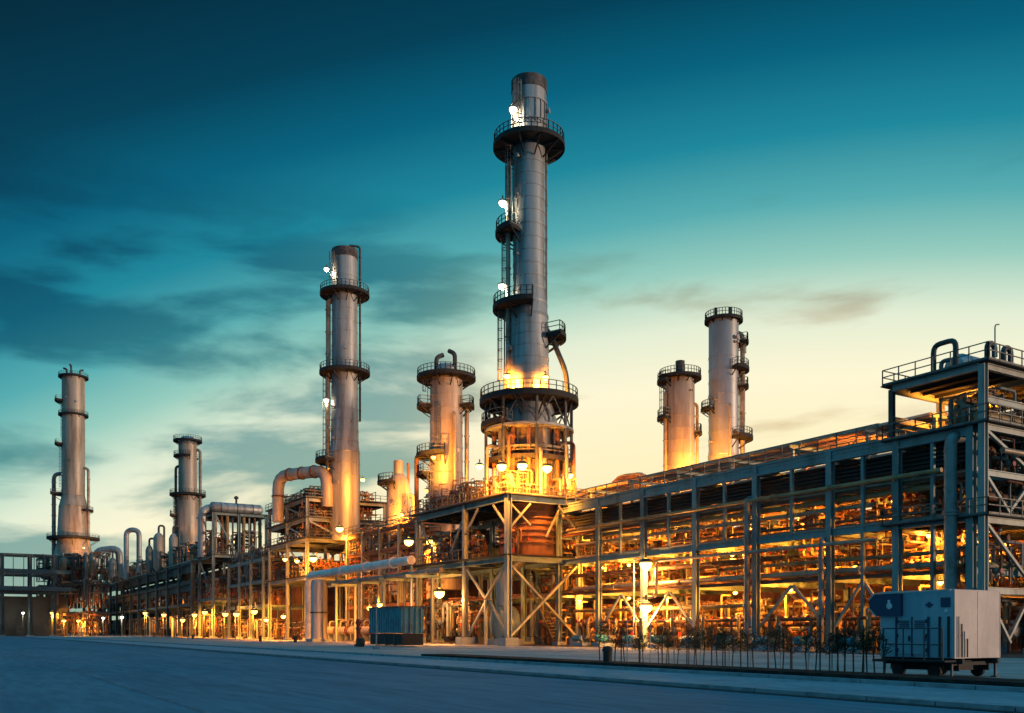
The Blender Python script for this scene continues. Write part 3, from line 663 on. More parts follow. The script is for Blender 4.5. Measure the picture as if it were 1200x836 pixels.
# ---- tall block at the right edge
bl = thing('steel_frame', 'tall open steel block with a roof platform at the right edge', 'steel frame', (R0, 36.6, 0))
BXs, BYs = (R0 - .25, 66.0, 72.4), (36.6, 43.9)
ZB = [4.6, 9.4, 12.6, 15.7, 17.6, 19.8]
for x in BXs:
    for y in BYs:
        if x == BXs[0] and y == BYs[1]: c = MB().hcol(x + .3, y, 16.1, 19.6, .36).build('column', 'steel_dark', bl, False); continue
        c = MB().hcol(x, y, .35, 19.7, .46).build('column', 'steel_pale', bl, False); MB().box((x, y, .2), (1.1, 1.1, .4)).build('plinth', 'walk', c, False)
for z in ZB:
    for y in BYs:
        b = MB()
        for a, c in zip(BXs[:-1], BXs[1:]): b.ibeam((a + .3, y, z - .22), (c - .3, y, z - .22), .3, .44)
        b.build('beam', 'steel_pale', bl, False)
    for x in BXs[1:] if z < 19 else BXs: MB().ibeam((x, BYs[0] + .3, z - .22), (x, BYs[1] - .3, z - .22), .3, .44).build('beam', 'steel_pale', bl, False)
for i, (z0, z1) in enumerate(zip([.5] + ZB[:3], ZB[:4])):
    for a, c in zip(BXs[:-1], BXs[1:]):
        if i % 2: brace((a + .35, BYs[0] - .04, z1 - .5), (c - .35, BYs[0] - .04, z0 + .2), bl, .2)
        else: brace((a + .35, BYs[0] - .04, z1 - .5), ((a + c) / 2, BYs[0] - .04, z0 + .3), bl, .2); brace((c - .35, BYs[0] + .2, z1 - .5), ((a + c) / 2, BYs[0] + .2, z0 + .3), bl, .2)
for z in (9.4, 15.7, 19.8):
    dk = MB().box((66.2, 40.2, z + .05), (13.6, 8.4, .09))
    for i in range(9): dk.box((60.5 + i * 1.5, 40.2, z - .12), (.12, 7.0, .22))
    d = dk.build('deck', 'grate', bl, False)
    r = MB(); rails(r, [(72.9, 36.1, z + .1), (59.5, 36.1, z + .1), (59.5, 44.3, z + .1), (72.9, 44.3, z + .1)], 1.15, 1.4, .065); r.build('railing', 'rail', d, False)
pipe('dark inverted U vent pipe standing on the roof platform at the right edge', [(60.9, plane_y(1094, 60.9), 19.9), (60.9, plane_y(1094, 60.9), 22.3), (60.9, plane_y(1120, 60.9), 22.3), (60.9, plane_y(1120, 60.9), 19.9)], .19, 'steel_dark', .55)
pipe('stubby dark pipe loop beneath the inverted U vent on the roof platform', [(61.6, plane_y(1103, 61.6), 19.9), (61.6, plane_y(1103, 61.6), 21.2), (61.6, plane_y(1116, 61.6), 21.2), (61.6, plane_y(1116, 61.6), 19.9)], .16, 'pipe_c', .3)
for i, (px, lab) in enumerate(((1157, 'dark swan neck vent nearest the corner post of the roof platform'), (1176, 'dark swan neck vent between the lamp mast and the frame edge of the roof platform'))):
    x = plane_x(px, 38.6); pipe(lab, [(x, 38.6, 19.9), (x, 38.6, 22.3), (x + .9, 38.6, 22.3), (x + .9, 38.6, 21.4 if i == 0 else 19.9)], .2, 'steel_dark', .5)
pipe('pale pipe bent over the deck edge in the tall block at right', [(61, 36.0, 13.9), (68, 36.0, 13.9), (68, 36.0, 10)], .2, 'pipe_a')
pipe('fat ochre header across the upper storey of the tall block at right', [(60.4, 37.4, 16.5), (72, 37.4, 16.5)], .34, 'pipe_b')
pipe('rust brown header across the middle storey of the tall block at right', [(60.4, 37.5, 11.0), (72, 37.5, 11.0)], .3, 'rust')
pipe('ochre header across the lower storey of the tall block at right', [(60.4, 37.6, 6.2), (72, 37.6, 6.2)], .26, 'pipe_b')
dr = thing('drum', 'horizontal silver drum on the roof platform of the tall block at right', 'drum', (67, 41.5, 19.9))
MB().lathe((67, 41.5, 21.3), [(.1, -3.2), (.8, -3.0), (1.1, -2.4), (1.1, 2.4), (.8, 3.0), (.1, 3.2)], 20, 0, 2 * PI, 'X').build('shell', 'clad', dr)
for x in (65.3, 68.7): MB().box((x, 41.5, 20.15), (.3, 1.8, .5)).build('saddle', 'steel_dark', dr, False)

# ================================================================== LAMPS
def lamp_proto(name, aim, bulb, power, col, radius, size):
    root = thing(name, 'lamp', 'lamp')
    MB().bar((0, 0, size * .5), (0, 0, size * 1.5), size * .22).build('bracket', 'steel_dark', root, False)
    MB().lathe((0, 0, 0), [(size * 1.05, size * .05), (size * .95, size * .3), (size * .4, size * .62), (size * .1, size * .66)], 14).build('housing', 'steel_dark', root)
    MB().ball((0, 0, -size * .15), size * .85, 14, 8).build('bulb', bulb, root)
    d = bpy.data.lights.new('glow', 'SPOT' if aim else 'POINT'); d.energy = power; d.color = col; d.shadow_soft_size = size * .6
    if aim: d.spot_size = math.radians(aim[1]); d.spot_blend = .6
    o = bpy.data.objects.new('glow', d); COL.objects.link(o); o.parent = root; o.location = (0, 0, -size * 1.15)
    if aim: o.rotation_euler = Vector(aim[0]).to_track_quat('-Z', 'Y').to_euler()
    return Proto(root)
SOD = (1, .31, .026)
INWARD = tuple(FV * .75 + RV * .1 + Vector((0, 0, -.12)))
L_warm = lamp_proto('lamp', (INWARD, 168), 'lamp_warm', 12000, SOD, .3, .44)
L_fill = lamp_proto('lamp', (INWARD, 172), 'lamp_warm', 5600, SOD, .3, .24)  # fill light for the rack interior, housed as a small lamp
L_flood = lamp_proto('lamp', (tuple(FV * .8 + Vector((0, 0, .35))), 110), 'lamp_orange', 21000, (1, .34, .035), .3, .4)
L_heat = lamp_proto('lamp', (tuple(FV), 170), 'lamp_warm', 12000, SOD, .4, .62)
L_big = lamp_proto('lamp', ((.35, .1, -.9), 158), 'lamp_warm', 14000, SOD, .4, .72)
L_far = lamp_proto('lamp', ((.8, .25, -.35), 150), 'lamp_orange', 20000, SOD, .5, .72)
L_yard = lamp_proto('lamp', 0, 'lamp_warm', 6500, (1, .42, .10), .4, .72)
L_white = lamp_proto('lamp', 0, 'lamp_white', 1500, (1, .82, .55), .3, .52)
LG = 'warm lamps of the plant'
def lamp(P, x, y, z, label, group=LG): return P.put((x, y, z), 0, label, group)
# visible lamps, each where the photo shows it
xx, yy = 59.2, plane_y(757, 59.2); dd = depth(xx, yy)
lamp(L_yard, xx, yy, hz(660, dd), 'big round sodium lamp hung on the front of the long rack, upper of two')
lamp(L_yard, xx, yy, hz(710, dd), 'big round sodium lamp on the front of the long rack, just above the saplings')
lp = thing('lamp_post', 'thin grey post rising past both big sodium lamps in front of the long rack', 'post', (xx, yy + .5, 0))
MB().tube([(xx, yy + 1.9, 0), (xx, yy + 1.9, hz(652, dd))], .09, 10).build('pole', 'steel_pale', lp)
MB().tube([(xx, yy + 1.9, hz(655, dd)), (xx, yy, hz(655, dd))], .05, 8).build('arm', 'steel_pale', lp); MB().tube([(xx, yy + 1.9, hz(704, dd)), (xx, yy, hz(704, dd))], .05, 8).build('arm', 'steel_pale', lp)
MB().box((xx, yy + 1.9, .1), (.5, .5, .2)).build('base_plate', 'walk', lp, False)
for px, py, lab in ((1005, 664, 'sodium lamp glowing inside the long rack, just left of the blue cabin'), (1076, 662, 'sodium lamp glowing straight above the blue cabin inside the long rack'), (1050, 585, 'sodium lamp tucked under the third tier above the blue cabin')):
    x = 64.5; y = plane_y(px, x); lamp(L_warm, x, y, hz(py, depth(x, y)), lab)
def tl(P, a, r, z, lab):
    d = pdir(a); lamp(P, TX + d.x * r, TY + d.y * r, z, lab)
tl(L_white, 230, 2.9, hz(127, 106), 'yellow white lamp beside the sooty rim at the very top of the tallest stack')
tl(L_white, 195, 3.2, hz(230, 106), 'white lamp on the tallest stack between its top ring and small balcony')
tl(L_white, 190, 3.2, hz(328, 106), 'white lamp halfway up the tallest stack just over the broad left balcony')
tl(L_warm, 225, 3.6, hz(438, 105), 'sodium lamp on the left of the ring platform low on the tallest stack')
tl(L_warm, 300, 3.6, hz(441, 105), 'sodium lamp on the right of the ring platform low on the tallest stack')
for i, (px, lab) in enumerate(((562, 'leftmost sodium lamp under the drum of the tallest stack'), (588, 'sodium lamp left of the corner post under the drum of the tallest stack'), (612, 'brightest sodium lamp right of the corner post under the drum'), (641, 'sodium lamp near the right end of the deck under the drum'), (668, 'sodium lamp beyond the right column of the stack deck'))):
    x, y = at(px, (100, 100, 99.5, 101, 106)[i]); lamp(L_heat if i in (1, 2, 3) else L_warm, x, y, 19.6, lab)
for a in (60, 120): tl(L_warm, a, 4.9, 20.4, 'sodium lamp hidden half behind the drum of the tallest stack, ' + ('right side' if a == 60 else 'left side'))
for a, z, lab in ((200, hz(318, D2), 'white lamp near the top of the second tallest stack, above its upper ring'), (195, hz(470, D2), 'white lamp on the ladder side of the second tallest stack below its lower ring')):
    d_ = pdir(a); lamp(L_white, x2 + d_.x * 3.3, y2 + d_.y * 3.3, z, lab)
mid = [(479, 634, 126, L_big, 'left one of the two bright lamps above the white pipe bridge'), (505, 634, 122, L_big, 'right one of the two bright lamps above the white pipe bridge'),
       (515, 694, 112, L_yard, 'big sodium lamp under the lower deck, above the teal tank'), (445, 708, 132, L_warm, 'reddish sodium lamp right of the red hydrant, left of the teal tank'), (433, 712, 134, L_warm, 'smaller sodium lamp close above the red hydrant'),
       (398, 619, 162, L_big, 'bright lamp in the third storey of the duct frame, below the second stack'), (415, 619, 168, L_warm, 'dimmer lamp behind the third storey of the duct frame'),
       (334, 655, 158, L_warm, 'leftmost lamp in the second storey of the duct frame'), (348, 657, 160, L_warm, 'middle lamp in the second storey of the duct frame'), (367, 654, 154, L_big, 'brightest lamp in the second storey of the duct frame by its corner post'),
       (296, 632, 238, L_far, 'right lamp behind the railing under the long roof drum'), (272, 634, 240, L_far, 'left lamp behind the railing under the long roof drum'),
       (332, 722, 150, L_warm, 'low lamp left of the thick grey column'), (312, 726, 160, L_warm, 'lowest lamp beneath the duct frame')]
for px, py, d, P, lab in mid:
    x, y = at(px, d); lamp(P, x, y, hz(py, d), lab)
row = [(27, 718, 300, 'white'), (61, 718, 310, 'far'), (75, 727, 300, 'far'), (92, 727, 310, 'far'), (121, 724, 290, 'white'), (143, 723, 270, 'white'), (170, 718, 250, 'far'), (192, 720, 235, 'far'), (214, 726, 230, 'far'), (228, 720, 222, 'far'), (240, 717, 215, 'far'), (264, 719, 205, 'far'), (277, 719, 198, 'far'), (298, 716, 190, 'far')]
for i, (px, py, d, kd) in enumerate(row):
    x, y = (50.7, plane_y(px, 50.7)) if px > 165 else at(px, d); d = depth(x, y); z = hz(py, d)
    lamp(L_white if kd == 'white' else L_far, x, y, z, f"{'whitish' if kd == 'white' else 'orange'} ground lamp, {ORD[i]} from the left edge in the far row", 'far lamps along the ground')
    ps = MB().tube([(x, y + .9, 0), (x, y + .9, z + 1.4), (x, y, z + 1.4)], .13, 8, .5).tube([(x, y, z + 1.5), (x, y, z + .7)], .07, 8)
    tag(ps.build('lamp_post', 'steel_dark'), f"dark hooked post under the {ORD[i]} low lamp from the left edge", 'post', 'far lamp posts')
# added fill lamps that brighten the rack interior
k = 0
for y in (41, 53, 61.5, 69, 77, 84):
    for x, z in ((61.6, 5.2), (62.4, 8.9), (61.8, 11.9)):
        lamp(L_fill, x + (k % 3) * .8, y + (k % 2) * 2, z, f"added fill lamp under the long rack's {('lowest', 'second', 'third')[k % 3]} tier, {ORD[k // 3]} lit bay from the right", 'fill lamps under the tiers of the long rack'); k += 1
for i, y in enumerate((50, 64, 78, 96)):
    lamp(L_fill, 66 + i % 2, y + 2, 17.4, f"added fill lamp just under the highest pipes of the long rack, {ORD[i]} from the right", 'fill lamps under the highest pipes')
for i, z in enumerate((8.2, 14.4, 18.6)): lamp(L_warm, 64.5, 39.5, z, f"sodium lamp inside the {('lower', 'middle', 'upper')[i]} storey of the tall block at right")
mast = MB().tube([(plane_x(1166, 38.0), 38.0, 19.9), (plane_x(1166, 38.0), 38.0, 23.4), (plane_x(1166, 38.0) + .5, 38.0, 23.5)], .05, 8, .3)
tag(mast.build('lamp_mast', 'steel_pale'), 'thin curved lamp mast between the swan neck vents on the roof platform', 'mast')
# lamps that wash the columns from their feet
for (px, d, z, lab) in ((508, 134, 27, 'lamp at the foot of the stout buff column'), (471, 144, 20, 'lamp at the foot of the short buff vessel'), (500, 146, 24, 'lamp between the stout buff column and the short vessel'), (425, 160, 28, 'lamp at the foot of the second tallest stack'), (801, 138, 24, 'lamp at the foot of the lower buff column behind the rack'), (826, 141, 26, 'lamp between the two columns behind the rack'), (860, 140, 26, 'lamp at the foot of the taller column behind the rack'), (226, 258, 24, 'lamp at the foot of the slim pale column'), (98, 312, 30, 'lamp at the flared foot of the far left column')):
    x, y = at(px, d); lamp(L_warm if px == 425 else L_flood, x, y, z, lab)

# ================================================================== MIDDLE AND LEFT RACKS
rk2 = rack('pipe_rack', 'middle pipe rack behind the white pipe bridge, left of the tallest stack', 60.5, 72.5, [125.5, 133, 140.5, 148, 155], [6, 11, 15, 18.3], 18.6, .5, 'steel_pale', m2='brown')
tier('the lower tier of the middle rack', 61.2, 72, 6, 11.02, 119.5, 158, .2, .4, 0); tier('the upper tier of the middle rack', 61.2, 72, 6, 15.02, 119.5, 158, .2, .4, 2); tier('the roof of the middle rack', 61.2, 72, 5, 18.32, 112, 158, .2, .45, 4)
rl = MB(); rails(rl, [(60.3, 125, 18.7), (60.3, 156, 18.7)], 1.2, 2.0, .09); rl.build('railing', 'rail', rk2, False)
for a, b in ((125.5, 133), (140.5, 148)): brace((60.4, a + .4, 11.2), (60.4, b - .4, 14.4), rk2, .24, 'brown'); brace((60.4, a + .4, 5.6), (60.4, b - .4, .8), rk2, .24)
# white pipe bridge
yb0, yb1 = plane_y(362, 50), plane_y(482, 50)
zb = hz(675, depth(50, yb0)); zb1 = zb
pipe('thick white pipe bridge crossing from the thick grey column to the stack deck', [(50, yb1, zb1), (50, yb0 - 4, zb), (50, yb0, zb), (50, yb0, 0.1)], .58, 'white', 1.4, 9.0, 18)
pipe('grey pipe slung under the white pipe bridge', [(50.2, yb1 - 8, zb - 1.7), (50.2, yb0 - 6, zb - 1.7)], .3, 'pipe_c')
br = thing('pipe_support', 'row of grey trestles carrying the white pipe bridge', 'trestles', (50, yb1, 0))
for t in (.0, .22, .45, .68):
    y = yb1 + (yb0 - yb1) * t
    MB().hcol(50, y, .1, zb - 2.2, .34).build('leg', 'steel_pale', br, False); MB().hcol(53, y, .1, zb - 2.2, .34).build('leg', 'steel_pale', br, False)
    MB().ibeam((49.2, y, zb - 2.0 - .02), (53.8, y, zb - 2.02), .3, .4).build('cross_beam', 'steel', br, False); MB().bar((50, y, zb - 1.8), (50, y, zb - .72), .3).build('post', 'steel', br, False)
MB().ibeam((53.3, yb1, zb - 1.55), (53.3, yb0, zb - 1.55), .3, .5).build('beam', 'steel', br, False)
# thick grey column at 372
xg, yg = at(374, 143); g = thing('duct', 'thick grey vertical duct standing left of the red hydrant', 'duct', (xg, yg, 0))
MB().lathe((xg, yg, 0), [(1.35, .4), (1.25, .8), (1.25, 9.0), (1.0, 9.6)], 22).build('shell', 'clad_dim', g); MB().box((xg, yg, .2), (3.2, 3.2, .4)).build('plinth', 'walk', g, False)
MB().lathe((xg, yg, 4.5), [(1.25, -.1), (1.4, -.1), (1.4, .1), (1.25, .1)], 22).build('flange', 'steel_dark', g)

# ---- frame with the big inverted duct (S1)
def frame_block(name, label, xs, ys, zs, cw, m, decks=(), rail_z=(), br_=True, deckm='grate'):
    root = thing(name, label, 'steel frame', (xs[0], ys[0], 0))
    for x in xs:
        for y in ys:
            c = MB().hcol(x, y, .35, zs[-1], cw).build('column', m, root, False); MB().box((x, y, .2), (cw * 2.2, cw * 2.2, .4)).build('plinth', 'walk', c, False)
    for z in zs:
        for y in ys:
            b = MB()
            for a, c in zip(xs[:-1], xs[1:]): b.ibeam((a + cw * .6, y, z - .3), (c - cw * .6, y, z - .3), cw * .7, .6)
            b.build('beam', m, root, False)
        for x in xs:
            b = MB()
            for a, c in zip(ys[:-1], ys[1:]): b.ibeam((x, a + cw * .6, z - .3), (x, c - cw * .6, z - .3), cw * .7, .6)
            b.build('beam', m, root, False)
    for z in decks:
        dk = MB().box(((xs[0] + xs[-1]) / 2, (ys[0] + ys[-1]) / 2, z + .06), (xs[-1] - xs[0] + 1.4, ys[-1] - ys[0] + 1.4, .1)).build('deck', deckm, root, False)
        if z in rail_z:
            r = MB(); rails(r, [(xs[-1] + .6, ys[0] - .6, z + .1), (xs[0] - .6, ys[0] - .6, z + .1), (xs[0] - .6, ys[-1] + .6, z + .1)], 1.2, 1.8, .09); r.build('railing', 'rail', dk, False)
    if br_:
        for i, (z0, z1) in enumerate(zip(zs[:-1], zs[1:])):
            if i % 2: brace((xs[0] + .5, ys[0] - .05, z1 - .7), (xs[1] - .5, ys[0] - .05, z0 + .2), root, cw * .5, m)
            brace((xs[0] - .05, ys[0] + .5, z0 + .2), (xs[0] - .05, ys[1] - .5, z1 - .7), root, cw * .45, m)
    return root
S1x0, S1y0 = 54.5, plane_y(360, 54.5); S1y1 = plane_y(316, 54.5)
frame_block('steel_frame', 'four storey brown lit steel frame under the big inverted duct', (S1x0, S1x0 + 7.5, S1x0 + 15), (S1y0, (S1y0 + S1y1) / 2, S1y1), (11.4, 18.2, 21.9, 25.4), .55, 'steel_pale', (11.4, 18.2, 21.9, 25.4), (18.2, 21.9, 25.4))
dS = depth(S1x0, S1y1)
pa = thing('flue_duct', 'big inverted U duct with rounded bend on top of the brown lit steel frame', 'duct', (S1x0 + 1, S1y1, 25.5))
xa, ya = at(326, 172); xb, yb = at(383, 166)
MB().tube([(xa, ya, 22), (xa, ya, 30.6), (xb, yb, 30.6), (xb, yb, 24)], 1.08, 20, 2.6).build('shell', 'clad_warm', pa)
fb = MB()
for t in (.25, .5, .75):
    q = Vector((xa, ya, 30.6)).lerp(Vector((xb, yb, 30.6)), t); dv = Vector((xb - xa, yb - ya, 0)).normalized(); fb.tube([q - dv * .15, q + dv * .15], 1.22, 20)
fb.tube([(xa, ya, 26.6), (xa, ya, 26.9)], 1.22, 20); fb.build('flange', 'rust', pa)
# vessels in the storeys
def drum(label, c, L, r, axis, m='clad', name='drum', vent=True):
    root = thing(name, label, 'drum', (c[0], c[1], c[2] - r - .6))
    MB().lathe(c, [(.05, -L / 2 - r * .5), (r * .6, -L / 2 - r * .38), (r * .92, -L / 2 - r * .12), (r, -L / 2), (r, L / 2), (r * .92, L / 2 + r * .12), (r * .6, L / 2 + r * .38), (.05, L / 2 + r * .5)], 24, 0, 2 * PI, axis).build('shell', m, root)
    b = MB()
    for t in (-.33, 0, .33): b.lathe((c[0] + (t * L if axis == 'X' else 0), c[1] + (t * L if axis == 'Y' else 0), c[2]), [(r, -.08), (r * 1.04, -.08), (r * 1.04, .08), (r, .08)], 24, 0, 2 * PI, axis)
    b.build('seam_band', 'steel_dark', root)
    for t in (-.3, .3):
        p = (c[0] + (t * L if axis == 'X' else 0), c[1] + (t * L if axis == 'Y' else 0), c[2] - r * .85)
        MB().box(p, ((.35, r * 1.7, .3 * 2 + r * .6) if axis == 'X' else (r * 1.7, .35, .6 + r * .6))).build('saddle', 'steel_dark', root, False)
    if vent: MB().tube([(c[0], c[1], c[2] + r * .9), (c[0], c[1], c[2] + r + 1.1)], r * .2, 10).lathe((c[0], c[1], c[2] + r + 1.0), [(r * .2, 0), (r * .42, .1), (r * .42, .5), (r * .1, .8)], 10).build('relief_valve', 'steel_dark', root)
    return root
drum('pale horizontal drum in the third storey of the brown lit frame', (S1x0 + 7, S1y0 + 5, 20.2), 9, 1.1, 'X', 'clad_warm')
drum('horizontal drum in the second storey of the brown lit frame', (S1x0 + 7, S1y0 + 6, 13.5), 10, 1.4, 'X', 'rust')
drum('rusty horizontal drum in the top storey of the brown lit frame', (S1x0 + 9, S1y0 + 14, 23.8), 8, 1.1, 'X', 'brown')
# ---- frame with the long roof drum (S0)
S0y = plane_y(250, 53); s0x1 = plane_x(312, S0y)
frame_block('steel_frame', 'two storey teal grey frame under the long roof drum, left of the brown lit frame', (53, 59, s0x1), (S0y, S0y + 14), (9.5, 19.6, 29.6), .6, 'steel', (19.6, 29.6), (19.6,))
drum('long pale roof drum with rounded ends on the teal grey frame', ((53 + s0x1) / 2, S0y + 3.5, 31.2), s0x1 - 53 - 1, 1.3, 'X', 'clad_dim')
tg = thing('flue_duct', 'curved grey duct dropping off the left end of the long roof drum', 'duct', (52, S0y + 4, 19))
MB().tube([(56, S0y + 4, 31), (51.4, S0y + 4, 31), (51.4, S0y + 4, 19.2)], .95, 18, 2.4).build('shell', 'clad_dim', tg)
for i in range(9): pipe(f'upright pipe on the teal grey frame, {ORD[i]} from its left', [(54 + i * 1.3, S0y + 1.5, 19.7), (54 + i * 1.3, S0y + 1.5, 29)], .22 + .1 * (i % 3), ('pipe_a', 'rust', 'pipe_b')[i % 3], 0, 3.0, 10, 'upright pipes of the teal grey frame')
# ---- far left rack
ysF = [183.5 + 13 * i for i in range(3)] + [S0y + 15 + 15 * i for i in range(13)]
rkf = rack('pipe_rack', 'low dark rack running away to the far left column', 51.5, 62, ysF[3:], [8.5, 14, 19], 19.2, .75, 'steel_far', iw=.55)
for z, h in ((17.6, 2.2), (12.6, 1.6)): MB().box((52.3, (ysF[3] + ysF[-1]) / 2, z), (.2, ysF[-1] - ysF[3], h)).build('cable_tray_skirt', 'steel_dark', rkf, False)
MB().box((56.8, (ysF[3] + ysF[-1]) / 2, 19.1), (9.6, ysF[-1] - ysF[3], .12)).build('deck', 'grate', rkf, False)
rkg = rack('pipe_rack', 'short rack tucked between the teal grey frame and the brown lit frame', 54.5, 66, [186, 195, 204, 213], [7, 12, 16.5], 16.8, .5, 'steel', iw=.4)
tier('the far left rack, middle tier', 52.3, 61.6, 5, 14.02, S0y + 15, ysF[-1], .35, .6, 1); tier('the roof of the far left rack', 52.3, 61.6, 5, 19.02, S0y + 15, ysF[-1], .4, .7, 0)
tier('the top of the short rack', 55.2, 65.5, 5, 16.52, 185, 214, .25, .5, 2); tier('the middle of the short rack', 55.2, 65.5, 5, 12.02, 185, 214, .25, .5, 4)
# ducts on the far rack
for (px1, px2, d, z0, z1, r, lab) in ((148, 163, 290, 22, 33.5, .8, 'grey arched duct standing on the far left rack'), (112, 140, 315, 24, 31, 1.2, 'slanting grey duct beside the far left column')):
    x0, y0 = at(px1, d); xq, yq = at(px2, d)
    q = thing('flue_duct', lab, 'duct', (x0, y0, 18))
    pts = [(x0, y0, z0 - 4), (x0, y0, z1), (xq, yq, z1), (xq, yq, z0 - 2)] if r < 1 else [(x0, y0, z0), (x0, y0, z0 + 5), (xq, yq, z1 - 1), (xq, yq, z0 - 4)]
    MB().tube(pts, r, 16, 3.0).build('shell', 'clad_dim', q)
# ---- bridge at the left edge
xl = plane_x(52, 338)
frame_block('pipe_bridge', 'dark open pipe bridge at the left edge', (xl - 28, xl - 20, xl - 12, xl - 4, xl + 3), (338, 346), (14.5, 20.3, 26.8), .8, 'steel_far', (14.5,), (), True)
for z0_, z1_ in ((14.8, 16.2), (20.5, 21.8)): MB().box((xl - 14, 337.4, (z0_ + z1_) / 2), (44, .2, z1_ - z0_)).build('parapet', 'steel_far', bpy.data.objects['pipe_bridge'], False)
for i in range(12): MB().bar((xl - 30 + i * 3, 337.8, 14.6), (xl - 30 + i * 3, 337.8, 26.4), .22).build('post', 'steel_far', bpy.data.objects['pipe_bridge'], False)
for z, r in ((15.2, .6), (21, .5)):
    pipe(f"pale pipe across the {'lower' if z < 16 else 'upper'} level of the bridge at the left edge", [(xl - 28, 341, z), (xl + 2, 341, z)], r, 'pipe_a')
fsh = thing('pump_house', 'low dark shed beneath the bridge at the left edge', 'shed', (xl - 14, 352, 0))
MB().box((xl - 14, 352, 6.4), (44, 8, 12.8)).build('wall', 'shed_grey', fsh, False); MB().box((xl - 14, 352, 13.0), (45.5, 9.4, .4)).build('roof', 'steel_dark', fsh, False)
for i in range(5): MB().box((xl - 30 + i * 8, 347.94, 2.2), (3, .1, 4)).build('door', 'steel_dark', fsh, False)

# ================================================================== SHEDS BEHIND
def shed(label, x0, y0, L, h, m, xd=14):
    root = thing('process_shed', label, 'shed', (x0, y0, 0))
    b = MB(); n = int(L / .55)
    pts = [(x0 + xd, y0), (x0 + xd, y0 + L)]
    prof = []
    for i in range(n + 1): prof.append((x0 + (.0 if i % 2 else .09), y0 + L * i / n))
    b.poly(prof[::-1] + [(x0 + xd, y0), (x0 + xd, y0 + L)], 0, h) if False else b.poly(prof + [(x0 + xd, y0 + L), (x0 + xd, y0)], 0, h)
    b.build('wall', m, root, False)
    MB().box((x0 + xd / 2, y0 + L / 2, h + .2), (xd + 1.2, L + 1.2, .4)).build('roof', 'steel_dark', root, False)
    for i in range(int(L / 12)):
        f = MB().box((x0 - .06, y0 + 6 + i * 12, 2.1), (.1, 4, 4.2)).build('door', 'steel_dark', root, False)
        MB().box((x0 - .06, y0 + 11 + i * 12, h - 2.4), (.1, 3.4, 1.4)).build('louvre', 'steel_dark', root, False)
    return root
shed('long brown corrugated compressor house behind the long rack', 80, 22, 110, 13.2, 'shed')
shed('brown corrugated house behind the middle rack', 76, 136, 60, 17, 'shed')
shed('grey corrugated house behind the far left rack', 66, 244, 190, 18.6, 'shed_grey')
shed('brown corrugated house behind the short rack', 71, 199, 42, 16, 'shed')

# ================================================================== GROUND EQUIPMENT
def exch_proto():
    r = thing('heat_exchanger', 'exchanger', 'heat exchanger')
    MB().lathe((0, 0, 1.7), [(.05, -2.9), (.5, -2.8), (.72, -2.5), (.72, 2.4)], 20, 0, 2 * PI, 'Y').build('shell', 'clad_warm', r)
    MB().lathe((0, 0, 1.7), [(.72, 2.38), (.9, 2.4), (.9, 2.62), (.78, 2.62), (.78, 3.2), (.9, 3.2), (.9, 3.4), (.05, 3.5)], 20, 0, 2 * PI, 'Y').build('channel_head', 'brown', r)
    for y in (-1.6, 1.4): MB().box((0, y, .55), (1.0, .3, 1.1)).build('saddle', 'walk', r, False)
    for y, h in ((-1.9, 3.6), (1.9, 3.3)): MB().tube([(0, y, 2.3), (0, y, h), (1.4, y, h)], .18, 10, .4).build('nozzle', 'pipe_a', r)
    return Proto(r)
EX = exch_proto()
def pump_proto():
    r = thing('pump', 'pump', 'pump')
    MB().box((0, 0, .2), (1.0, 2.2, .4)).build('plinth', 'walk', r, False)
    MB().lathe((0, .45, .85), [(.05, -.6), (.36, -.58), (.36, .5), (.3, .62), (.05, .62)], 14, 0, 2 * PI, 'Y').build('motor', 'tank_blue', r)
    MB().lathe((0, -.6, .8), [(.1, -.28), (.42, -.2), (.42, .2), (.1, .28)], 14, 0, 2 * PI, 'Y').build('casing', 'pipe_c', r)
    MB().tube([(0, -.6, 1.1), (0, -.6, 2.6), (1.2, -.6, 2.6)], .13, 8, .3).build('discharge_pipe', 'rust', r)
    MB().tube([(0, -.75, .8), (0, -1.5, .8), (0, -1.5, 2.9)], .16, 8, .3).build('suction_pipe', 'pipe_b', r)
    return Proto(r)
PU = pump_proto()
def man_proto():                                   # a header with risers and valves, standing between two tiers
    r = thing('pipe_manifold', 'manifold', 'manifold')
    MB().tube([(0, -2.9, 2.2), (0, 2.9, 2.2)], .22, 10).build('header', 'rust', r)
    MB().tube([(.5, -2.9, .9), (.5, 2.9, .9)], .17, 10).build('header', 'pipe_b', r)
    for i in range(6):
        y = -2.4 + i * .95
        MB().tube([(0, y, 2.2), (-.35, y, 2.2), (-.35, y, 3.2 + (i % 3) * .9), (.8, y, 3.2 + (i % 3) * .9)], .10, 8, .2).tube([(.5, y + .3, .9), (0, y + .3, .9), (0, y + .3, .1)], .08, 8, .2).build('branch_pipe', ('pipe_a', 'rust', 'pipe_b')[i % 3], r)
        v = MB().ball((-.35, y, 2.75), .2, 8, 6).build('valve', 'pipe_c', r)
        MB().bar((-.35, y, 2.75), (-.75, y, 2.75), .05).lathe((-.75, y, 2.75), [(.16, -.02), (.22, -.02), (.22, .02), (.16, .02)], 10, 0, 2 * PI, 'X').build('handwheel', 'red', v)
    for y in (-2.7, 2.7): MB().bar((.25, y, 0), (.25, y, 2.0), .14).build('leg', 'steel_dark', r, False)
    return Proto(r)
MA = man_proto()
